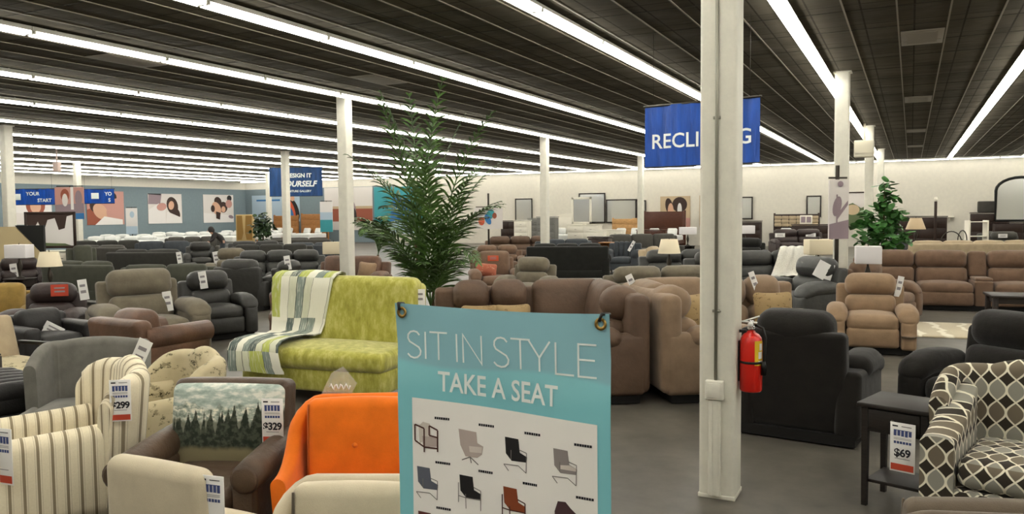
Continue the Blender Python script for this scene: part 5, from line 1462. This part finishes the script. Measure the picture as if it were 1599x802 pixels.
seats('s', 'sage', 'dark olive sofa with a rounded back just over the charcoal recliner', 265, 413, .95, 5, 2, .9, arm='roll')
seats('r', 'choc', 'brown leather armchair with a white tag near the left edge', 30, 402, 1.05, 30, 1, .8)
seats('r', 'charcoal', 'black recliner left of the brownish recliner', 312, 378, 1.05, 25, 1, .7)
seats('a', 'sage', 'grey green tall back chair right of the cream lampshade', 126, 384, 1.15, 40, W=.8)
seats('s', 'darkgrey', 'dark sofa in the row before the mattresses', 170, 376, 1.0, 8, 3, .8)
seats('s', 'slate', 'slate sofa in the row before the mattresses', 258, 377, 1.0, 10, 2, .9)
seats('s', 'greysofa', 'grey sofa with light cushions left of the bent over shopper', 302, 370, 1.0, 10, 3, .7)
seats('s', 'charcoal', 'charcoal sofa under the small ficus', 400, 377, 1.0, 12, 2, .8)
seats('s', 'darkgrey', 'dark grey sofa right of the small ficus', 425, 382, 1.0, 8, 3, .75)
seats('s', 'greysofa', 'grey sofa right of the slim column foot', 465, 372, 1.0, 176, 3, .8)
seats('s', 'slate', 'slate sofa back left of the linen lampshade', 488, 380, 1.0, 178, 2, .8)
seats('r', 'brown_sect', 'dark brown reclining sofa right of the palm in the far row', 812, 369, 1.05, 8, 3, .8)
seats('r', 'brown_sect_r', 'brown low sofa behind the brown recliner with the label', 776, 383, 1.0, 4, 2, .62)
seats('s', 'slate', 'slate blue sofa right of the cream column foot', 880, 374, 1.0, 10, 2, .85)
seats('s', 'greysofa', 'grey sofa behind the slate blue tufted armchair', 1000, 366, 1.05, 10, 3, .9)
seats('r', 'olive', 'grey brown reclining sofa behind the camel sectional', 1030, 416, 1.0, 8, 2, .86)
seats('r', 'greyleather', 'grey leather sofa left of the front column', 1062, 390, 1.05, 8, 2, .85)
seats('a', 'beige', 'beige armchair left of the cream lampshade in the middle', 1008, 386, 1.0, 60, W=.9)
seats('r', 'choc', 'dark leather reclining sofa with white headrest labels right of the front column', 1243, 358, 1.1, 4, 2, 1.05)
for k, px in enumerate((1218, 1266)): small_tag(px, 367, 24, ['left', 'right'][k] + ' white label on the dark leather reclining sofa', w=.3, h=.12, name='hang_label', cat='label', group='labels on headrests')
seats('r', 'deepblack', 'black armchair at the right edge of the front column', 1170, 372, 1.05, -20, 1, .8)
seats('r', 'greysofa', 'grey recliner with a white label over the cocoa sectional', 1566, 362, 1.08, 0, 1, .95)
small_tag(1566, 368, 24.5, 'white label on the grey recliner over the cocoa sectional', w=.28, h=.12, name='hang_label', cat='label', group='labels on headrests')
seats('a', 'greysofa', 'grey armchair between the white shelf and the grey recliner', 1536, 362, 1.05, 30, W=.8)
seats('a', 'slate', 'slate green high back chair beside the fig plant', 1393, 367, 1.15, 70, W=.8)
seats('s', 'beige', 'long taupe sofa back behind the cocoa sectional', 1525, 377, 1.02, 176, 4, .85)
for (px, py, dp, l) in [(280, 402, 19.0, 'white price tag on the dark grey two cushion sofa'), (449, 410, 15.4, 'white price tag on the charcoal loveseat end'), (338, 403, 16.0, 'white price tag left of the dark charcoal recliner'),
                        (317, 437, 12.6, 'white price tag on the charcoal leather recliner'), (22, 424, 13.4, 'white price tag on the brown leather armchair near the left edge'), (130, 452, 10.6, 'white price tag on the chocolate leather recliner'),
                        (262, 470, 11.0, 'white price tag between the olive recliner and the charcoal recliner')]:
    small_tag(px, py, dp, l, w=.12, h=.27, roll=-8)

# lamps on low tables
for (px, py, dp, l, sq) in [(521, 385, 20.0, 'linen drum lamp left of the low drooping palm', True), (77, 402, 16.5, 'cream shade lamp near the left edge', False), (1045, 382, 17.0, 'cream shade lamp before the grey sofa in the middle', False), (1278, 383, 16.0, 'cream shade lamp left of the sign stand', True),
                            (1430, 349, 26.0, 'tan bell shade lamp before the dark dresser', False), (1074, 359, 33.0, 'white shade lamp left of the front column', True), (1163, 357, 30.0, 'white square shade lamp right of the front column', True), (30, 390, 18, 'white shade lamp by the left column', True)]:
    P = atd(px, py, dp); W2 = .24 if px not in (1074, 1163) else .32
    z = max(.45, P.z - .48 - .15)
    o = end_table('end_table', 'small dark table under the ' + l, M['darkwood'], .5, .5, z, drawer=False, group='lamp tables among the sofas'); put(o, P.x, P.y, 0, phi=0)
    o = table_lamp('table_lamp', l, z, r0=W2 * .72 if not sq else W2, r1=W2 if px != 1430 else .3, sh=.3 if px != 1430 else .36, base=.45, shade_mat=M['whiteshade'] if 'white' in l else (M['p_sand'] if px == 1430 else M['shade']), square=sq); o.location = (P.x, P.y, z + .0005); o.rotation_euler = (0, 0, math.radians(-YAW))

# mattresses in front of the grey wall
M['mattress'] = fabric('white_mattress', '#d5d6d2', .03, .15); M['matgrey'] = fabric('grey_mattress', '#8d8f8c', .05, .15)
def bed(label, x, y, theta, mat=None, W=1.5, L=2.0, h=.62):
    c = thing('mattress_set', label, 'bed', 'mattresses before the grey wall')
    m = MB(); m.rb((W, L, .25), (0, 0, .2), .03, seg=1, inner=0); m.build('box_spring', M['matgrey'], c)
    m = MB(); m.rb((W, L, .28), (0, 0, h - .14 + .02), .07, (0, 0, .02), seg=2, inner=2); m.build('mattress', mat or M['mattress'], c)
    for s in (-1, 1):
        m = MB(); m.rb((.6, .4, .16), (s * .36, L / 2 - .3, h + .1), .07, (0, 0, .03), seg=2, inner=2); m.build('pillow', M['mattress'], c)
    for sx in (-1, 1):
        for sy in (-1, 1): m = MB(); m.box((.06, .06, .09), (sx * (W / 2 - .1), sy * (L / 2 - .1), .045)); m.build('leg', M['darkmetal'], c)
    put(c, x, y, 0, theta=theta); return c
k = 0
for (px, py, dp, mt) in [(150, 371, 35, 0), (208, 373, 35, 0), (226, 372, 38.6, 0), (168, 366, 38.6, 1), (282, 369, 39.6, 0), (250, 367, 43.2, 1), (302, 367, 43.2, 0), (352, 369, 42.0, 0), (410, 365, 44.5, 0), (358, 365, 45.8, 1)]:
    P = atd(px, py, dp); bed('%s bed %s before the grey wall' % (('white', 'grey')[mt], ['in front at far left', 'second from the left', 'under the slim white sign', 'under the warm toned poster', 'right of the slim white sign', 'under the bedding poster', 'below the family poster', 'beside the bent over shopper', 'by the arch display', 'last before the corner'][k]), P.x, P.y, 26.4, M['matgrey'] if mt else None, h=max(.62, min(.9, P.z))); k += 1

# a shopper bending over the mattresses
def person(px, py, depth):
    me = bpy.data.meshes.new('person')
    J = {'pelvis': (0, .1, .9), 'waist': (0, .0, 1.02), 'chest': (0, -.2, 1.15), 'neck': (0, -.33, 1.23), 'headb': (0, -.38, 1.27), 'head': (0, -.43, 1.35), 'headt': (0, -.43, 1.43)}
    for s, n in ((-1, 'l'), (1, 'r')):
        J.update({'sh' + n: (s * .18, -.24, 1.2), 'el' + n: (s * .23, -.34, .97), 'wr' + n: (s * .16, -.52, .84), 'ha' + n: (s * .13, -.6, .8), 'hip' + n: (s * .1, .08, .86), 'kn' + n: (s * .11, .02, .47), 'an' + n: (s * .11, .07, .08), 'to' + n: (s * .13, -.1, .04)})
    R = {'pelvis': .15, 'waist': .135, 'chest': .15, 'neck': .058, 'headb': .075, 'head': .1, 'headt': .06, 'sh': .07, 'el': .045, 'wr': .032, 'ha': .04, 'hip': .1, 'kn': .062, 'an': .042, 'to': .035}
    names = list(J); E = [('pelvis', 'waist'), ('waist', 'chest'), ('chest', 'neck'), ('neck', 'headb'), ('headb', 'head'), ('head', 'headt')]
    for n in 'lr': E += [('chest', 'sh' + n), ('sh' + n, 'el' + n), ('el' + n, 'wr' + n), ('wr' + n, 'ha' + n), ('pelvis', 'hip' + n), ('hip' + n, 'kn' + n), ('kn' + n, 'an' + n), ('an' + n, 'to' + n)]
    # five short fingers on each hand
    for n, s in (('l', -1), ('r', 1)):
        hx, hy, hz = J['ha' + n]
        for f in range(5):
            a = 'f%d%s' % (f, n); J[a] = (hx + (f - 2) * .016 - s * (.03 if f == 4 else 0), hy - (.075 if f < 4 else .03), hz - .03); names.append(a); E.append(('ha' + n, a)); R['f%d' % f] = .009
    me.from_pydata([J[n] for n in names], [(names.index(a), names.index(b)) for a, b in E], [])
    o = bpy.data.objects.new('person', me); COL.objects.link(o)
    sk = o.modifiers.new('skin', 'SKIN'); sk.use_smooth_shade = True
    for i, n in enumerate(names):
        k_ = n if n in R else n[:-1]; r = R.get(k_, .04); me.skin_vertices[0].data[i].radius = (r * (1.15 if n in ('chest', 'pelvis', 'waist') else 1), r)
    me.skin_vertices[0].data[0].use_root = True
    sub = o.modifiers.new('sub', 'SUBSURF'); sub.levels = 1; sub.render_levels = 1
    dg = bpy.context.evaluated_depsgraph_get(); dg.update(); me2 = bpy.data.meshes.new_from_object(o.evaluated_get(dg)); o.modifiers.clear(); o.data = me2
    me2.materials.clear(); me2.materials.append(M['p_skin'])
    tag(o, 'dark haired shopper in dark clothes looking down among the mattresses', 'person')
    def shellc(name, mat, sel, d):
        V = np.array([tuple(v.co) for v in me2.vertices]); N = np.array([tuple(v.normal) for v in me2.vertices]); mb = MB()
        F = [tuple(p.vertices) for p in me2.polygons if all(sel(V[i]) for i in p.vertices)]
        if F: mb.add(V + N * d, F); mb.build(name, mat, o)
    shellc('jacket', M['p_dark'], lambda v: .8 < v[2] < 1.27 and v[1] > -.5 and not (v[1] < -.33 and v[2] > 1.2), .018)
    shellc('trousers', M['slate'], lambda v: .1 < v[2] <= .92 and v[1] > -.2, .012)
    shellc('shoe', M['black'], lambda v: v[2] <= .12, .014)
    mb = MB(); mb.rb((.21, .23, .25), (0, -.39, 1.38), .1, (.01, .01, .01)); mb.rb((.17, .1, .28), (0, -.3, 1.28), .05); mb.build('hair', M['p_dark'], o)
    mb = MB()
    for s in (-1, 1): mb.lathe([(.001, 0), (.012, -.004), (.001, -.01)], (s * .035, -.525, 1.35), 8, axis='y')
    mb.build('eye', M['p_dark'], o)
    mb = MB(); mb.rb((.022, .04, .045), (0, -.535, 1.315), .01); mb.build('nose', M['p_skin'], o)
    P = atd(px, py, depth); put(o, P.x, P.y, 0, phi=-60); return o
person(345, 368, 34)

# ------------------------------------------------------------------ bedroom and accent furniture along the cream wall
def dresser(label, W, H, mat, X=None, Y=None, theta=0, rows=3, cols=2, cat='dresser', D=.5):
    c = thing('dresser', label, cat)
    m = MB(); m.box((W, D, H - .12), (0, 0, .06 + (H - .06) / 2), bev=.01); m.build('body', mat, c)
    m = MB(); m.box((W + .06, D + .05, .04), (0, 0, H + .01), bev=.01); m.build('top', mat, c)
    for r in range(rows):
        for q in range(cols):
            w_ = (W - .08) / cols; h_ = (H - .2) / rows
            m = MB(); m.box((w_ - .03, .03, h_ - .03), (-W / 2 + .04 + w_ * (q + .5), -D / 2 - .01, .14 + h_ * (r + .5)), bev=.006); o = m.build('drawer', mat, c)
            m = MB(); m.box((.12, .02, .015), (-W / 2 + .04 + w_ * (q + .5), -D / 2 - .035, .14 + h_ * (r + .5))); m.build('handle', M['darkmetal'], o)
    for sx in (-1, 1): m = MB(); m.box((.06, D - .04, .1), (sx * (W / 2 - .05), 0, .05)); m.build('leg', mat, c)
    put(c, X, Y, 0, theta=theta); return c
def mirror(label, W, H, zc, X, Y, theta=0, arch=False, mat=None, fw=.07):
    c = thing('wall_mirror', label, 'mirror')
    m = MB()
    if arch:
        out = [(W / 2 * math.cos(a), H / 2 - W / 2 * .6 + W / 2 * .6 * math.sin(a)) for a in np.linspace(0, PI, 13)] + [(-W / 2, -H / 2), (W / 2, -H / 2)]
        m.tube([(x, 0, z) for x, z in out], fw / 2, 6, closed=True); m.build('frame', mat or M['darkwood'], c)
        m = MB(); m.prism(out, -.01, .01, 'xz'); m.build('glass', M['mirrorglass'], c)
    else:
        for s in (-1, 1): m.box((fw, .05, H), (s * (W / 2 - fw / 2), 0, 0), bev=.008); m.box((W, .05, fw), (0, 0, s * (H / 2 - fw / 2)), bev=.008)
        m.build('frame', mat or M['darkwood'], c)
        m = MB(); m.box((W - fw, .012, H - fw), (0, .01, 0)); m.build('glass', M['mirrorglass'], c)
    c.location = (X, Y, zc); c.rotation_euler = (0, 0, math.radians(theta)); return c
def headboard_bed(label, W, H, mat, X, Y, theta=0, style='panel', cover=None):
    c = thing('bed', label, 'bed')
    m = MB(); m.box((W, .09, H), (0, .95, H / 2), bev=.015)
    if style == 'arch': m.prism([(W / 2 * math.cos(a) * .98, H - .04 + .28 * math.sin(a)) for a in np.linspace(0, PI, 11)], .91, .99, 'xz')
    m.build('headboard', mat, c)
    m = MB()
    if style == 'tuft':
        for i in range(6):
            for j in range(3): m.rb((W / 6 - .01, .08, .18), (-W / 2 + W / 6 * (i + .5), .88, H - .18 - .19 * j), .035, (0, .02, 0), seg=1, inner=1)
        m.build('tufting', M['beige'], c)
    elif style == 'plank':
        for j in range(5): m.box((W - .04, .03, H / 5 - .015), (0, .89, H / 5 * (j + .5)), bev=.004)
        m.build('planks', mat, c)
    else:
        m.box((W - .25, .03, H * .4), (0, .895, H * .75), bev=.01); m.build('inset_panel', mat, c)
    for s in (-1, 1): m = MB(); m.box((.1, .12, H + .06), (s * W / 2, .95, (H + .06) / 2), bev=.015); m.build('post', mat, c)
    for s in (-1, 1): m = MB(); m.box((.05, 1.9, .2), (s * (W / 2 - .03), 0, .3)); m.build('side_rail', mat, c)
    m = MB(); m.rb((W - .12, 1.85, .36), (0, -.05, .48), .08, (0, 0, .02), seg=2, inner=2); m.build('mattress', cover or M['mattress'], c)
    for s in (-1, 1): m = MB(); m.rb((.55, .2, .42), (s * W * .22, .72, .82), .08, (0, .03, 0), (-.4, 0, 0), 2, 2); m.build('pillow', M['mattress'], c)
    for s in (-1, 1): m = MB(); m.box((.08, .08, .25), (s * (W / 2 - .05), -.9, .125)); m.build('leg', mat, c)
    put(c, X, Y, 0, theta=theta); return c
t = NT('mirror_glass'); t.color('#d8d8d2'); t.set(.12, .55); M['mirrorglass'] = t.m
M['espresso'] = wood('espresso_wood', '#2f211a', .4); M['cherry'] = wood('cherry_wood', '#4a281a', .4); M['oak'] = wood('warm_oak', '#9a6a3c', .5); M['pine'] = wood('pale_pine', '#b88f5e', .5)
M['whitewood'] = plain('white_painted_wood', '#ddd8ca', .5); M['greywood'] = wood('grey_washed_wood', '#6f6e69', .5)
def atb(px, Y): return atY(px, 330, Y).x
YB = BACK_Y
# left part of the wall: oak headboards
headboard_bed('warm oak plank bed right of the slim column in front of the grey corner', 2.3, 2.0, M['oak'], atb(477, 43.5), 43.5, 0, 'plank')
headboard_bed('lower oak plank bed left of the slim column', 2.2, 1.9, M['oak'], atb(432, 44.2), 44.2, 0, 'plank')
# middle
mirror('tall dark framed mirror leaning by the wall left of the cream column', 1.2, 1.9, 1.9, atb(817, YB - .2), YB - .12)
dresser('small dark chest left of the tall dark framed mirror', 1.1, 1.45, M['espresso'], atb(797, 44.6), 44.6)
dresser('grey washed chest left of the cream column', 1.0, 1.6, M['greywood'], atb(838, 44.4), 44.4, cols=1, rows=4)
o = dresser('white slim chest in front of the tall dark framed mirror', .9, 1.5, M['whitewood'], atb(816, 42.5), 42.5, rows=4, cols=1)
dresser('grey washed armoire right of the cream column', 1.1, 1.7, M['greywood'], atb(855, 40.8), 40.8, rows=4, cols=1)
headboard_bed('white arched bed right of the cream column', 2.0, 1.65, M['whitewood'], atb(880, 44.0), 44.0, 0, 'arch')
mirror('white framed cabinet mirror in front of a larger dark one', 1.2, 1.5, 2.05, atb(914, 43), 43.0 - .6, 0, mat=M['whitewood'], fw=.12)
dresser('white dresser under the white framed mirror', 1.9, 1.22, M['whitewood'], atb(918, 43), 43.0 - .5)
mirror('large dark framed mirror on the cream wall, right of the white framed one', 1.7, 1.8, 2.2, atb(925, YB), YB - .08)
mirror('wide dark framed mirror left of the slim column', 2.0, 1.4, 2.0, atb(972, YB), YB - .08)
mirror('narrow dark framed mirror right of the slim column', .65, 1.15, 2.05, atb(1001, YB), YB - .08)
headboard_bed('warm oak bed under the wide dark framed mirror', 2.0, 1.55, M['pine'], atb(975, 43.5), 43.5, 0, 'plank')
dresser('tall pale pine chest right of the slim column', 1.0, 1.55, M['pine'], atb(1003, 45.4), 45.4, rows=4, cols=1)
headboard_bed('dark cherry sleigh bed left of the brown toned poster', 2.3, 1.95, M['cherry'], atb(1030, 43), 43, 0)
dresser('low dark cherry chest in front of the sleigh bed', 1.5, 1.0, M['cherry'], atb(1018, 40.4), 40.4)
dresser('white dresser in the row before the dark beds', 1.5, 1.0, M['whitewood'], atb(957, 41), 40.6)
dresser('white night stand cluster left of the dark cherry bed', .9, .95, M['whitewood'], atb(936, 40), 39.6, rows=2, cols=1)
o = end_table('end_table', 'round topped wood stand left of the slate tufted armchair', M['oak'], .5, .5, .9, drawer=False); put(o, atb(948, 27), 27, 0, theta=0)
dresser('dark side cabinet left of the slate tufted armchair', .8, 1.0, M['espresso'], atb(937, 29), 29, rows=2, cols=1)
# right of the front column
mirror('dark framed narrow mirror right of the front column', .75, 1.25, 2.1, atb(1165, YB), YB - .08)
dresser('dark pub table height chest under the narrow mirror', 1.1, 1.4, M['espresso'], atb(1172, 43), 43, rows=3, cols=1)
headboard_bed('cream tufted bed with dark frame right of the front column', 2.2, 1.75, M['espresso'], atb(1240, 43.5), 43.5, 0, 'tuft')
mirror('dark framed mirror above the tufted bed end', .75, 1.15, 2.15, atb(1271, YB), YB - .08)
dresser('dark dresser right of the tufted bed', 1.9, 1.25, M['espresso'], atb(1270, 41), 41)
o = thing('photo_frame', 'small white double picture frame on the dark dresser', 'picture frame')
m = MB(); m.box((.56, .03, .42), (0, 0, .22), rot=(-.15, 0, 0), bev=.01); m.build('frame', M['whitewood'], o); m = MB(); m.box((.2, .01, .28), (-.13, -.03, .22), rot=(-.15, 0, 0)); m.box((.2, .01, .28), (.13, -.03, .22), rot=(-.15, 0, 0)); m.build('photo', M['p_mauve'], o); o.location = (atb(1259, 41), 40.95, 1.2815)
poster('framed_picture', 'green landscape picture in a dark frame left of the fig plant', 1.35, 1.8, (atb(1338, YB), YB - .06, 1.95), 0, 'pale', [('p', [(-1, -1), (-1, .2), (-.3, .4), (.3, .1), (1, .3), (1, -1)], 'green2'), ('e', -.3, .0, .5, .3, 0, 'sand')], 'picture', frame=M['espresso'])
dresser('wide dark cabinet behind the tan bell shade lamp', 2.2, 1.6, M['espresso'], atb(1437, 42), 42)
o = thing('bed_post', 'tall dark bed post with white finial right of the wide dark cabinet', 'bed post'); m = MB(); m.box((.12, .12, 2.3), (0, 0, 1.15), bev=.01); m.build('post', M['espresso'], o); m = MB(); m.lathe([(.04, 2.3), (.09, 2.38), (.05, 2.5), (.001, 2.52)], n=12); m.build('finial', M['whitewood'], o); o.location = (atb(1461, 41.5), 41.5, 0)
dresser('dark chest of drawers left of the arched black mirror', 1.5, 1.75, M['espresso'], atb(1545, 42), 42, rows=4, cols=1)
mirror('large arched black mirror at the right edge of the cream wall', 1.9, 1.9, 2.36, atb(1592, 42), 41.6, 0, True, M['black'], .14); bpy.data.objects['wall_mirror.007'].location.z += 0
dresser('black dresser under the arched mirror', 2.2, 1.32, M['espresso'], atb(1594, 42), 41.5)
m = MB(); m.rb((1.1, .12, .5), (0, 0, 0), .05); o = m.build('headboard_panel', M['greysofa']); tag(o, 'grey upholstered panel standing on the dark chest of drawers', 'headboard'); o.location = (atb(1548, 42), 42.0, 1.78 + .252)
# metal and glass dining set with round backs
def metal_chair(label, X, Y, th):
    c = thing('dining_chair', label, 'chair', 'round back metal dining chairs')
    m = MB(); m.lathe([(.2, .45), (.21, .47), (.2, .5), (.001, .51)], n=18); m.build('seat', M['beige'], c)
    m = MB(); m.tube([(.28 * math.cos(a), .18, .95 + .32 * math.sin(a)) for a in np.linspace(0, 2 * PI, 25)[:-1]], .018, 6, closed=True); m.tube([(-.15, .18, .68), (.0, .18, 1.0), (.15, .18, .68)], .01, 5); m.tube([(-.27, .18, .95), (.27, .18, .95)], .01, 5); m.build('backrest', M['darkmetal'], c)
    for sx in (-1, 1):
        for sy in (-1, 1): m = MB(); m.tube([(sx * .16, sy * .16, .46), (sx * .2, sy * .2, 0)], .014, 6); m.build('leg', M['darkmetal'], c)
    put(c, X, Y, 0, theta=th)
for (px, dp, l, th) in [(1488, 24.5, 'round back metal dining chair left of the white shelf', 10), (1512, 25.5, 'round back metal dining chair turned sideways right of its twin', 60)]:
    P = atd(px, 360, dp); metal_chair(l, P.x, P.y, th)
c = thing('glass_table', 'glass topped dining table behind the round back chairs', 'table'); m = MB(); m.lathe([(.6, .74), (.62, .75), (.6, .76)], n=28); m.build('table_top', M['clear'], c); m = MB(); m.lathe([(.3, 0), (.28, .03), (.06, .08), (.05, .7), (.2, .74)], n=18); m.build('pedestal', M['darkmetal'], c); P = atd(1500, 355, 27); put(c, P.x, P.y, 0, theta=0)
c = thing('white_shelf', 'slim white shelf unit right of the round back chairs', 'shelf')
for s in (-1, 1): m = MB(); m.box((.05, .35, 1.55), (s * .3, 0, .775)); m.build('side_panel', M['whitewood'], c)
for z in (.1, .55, 1.0, 1.5): m = MB(); m.box((.56, .34, .03), (0, 0, z)); m.build('shelf_board', M['whitewood'], c)
P = atd(1525, 352, 28); put(c, P.x, P.y, 0, theta=20)
c = thing('wall_shelf', 'small white floating shelf on the cream wall', 'shelf'); m = MB(); m.box((1.0, .3, .07), (0, 0, 0), bev=.01); m.build('board', M['whitewood'], c); m = MB(); m.box((.05, .24, .14), (-.3, .02, -.1)); m.box((.05, .24, .14), (.3, .02, -.1)); m.build('bracket', M['whitewood'], c); c.location = (atb(1472, YB), YB - .16, 1.55)
# left edge clutter: tan partition, framed abstract art, desk
c = thing('display_partition', 'tan slanted display panel beside the left column', 'display'); m = MB(); m.prism([(-.7, 0), (.72, 0), (.72, 1.05), (.1, 1.75), (-.7, 1.75)], -.06, .06, 'xz'); m.build('panel', plain('tan_panel', '#b3a27c', .8), c)
m = MB(); m.prism([(.1, 1.78), (.74, 1.78), (.74, .9), (.72, 1.05)], -.05, .05, 'xz'); m.build('dark_edge', M['black'], c); P = atd(18, 360, 18.5); put(c, P.x, P.y, 0, phi=8)
poster('framed_picture', 'large abstract picture with white drips in a dark frame at far left', 1.25, .95, atd(79, 359, 22.5), math.radians(-YAW + 10), 'cloth', [('p', [(-1, 1), (-1, .4), (-.7, .0), (-.5, .5), (-.3, -.2), (-.1, .6), (.2, .7), (.35, .0), (.6, .1), (.7, .8), (1, .9), (1, 1)], 'hair'), ('p', [(-1, -1), (-1, -.7), (.6, -.8), (.9, -.95), (1, -1)], 'green2')], 'picture', frame=M['espresso'])
c = dresser('cream console under the abstract picture at far left', 1.1, 1.0, M['whitewood'], *[atd(88, 392, 22.8)[i] for i in (0, 1)], 30)
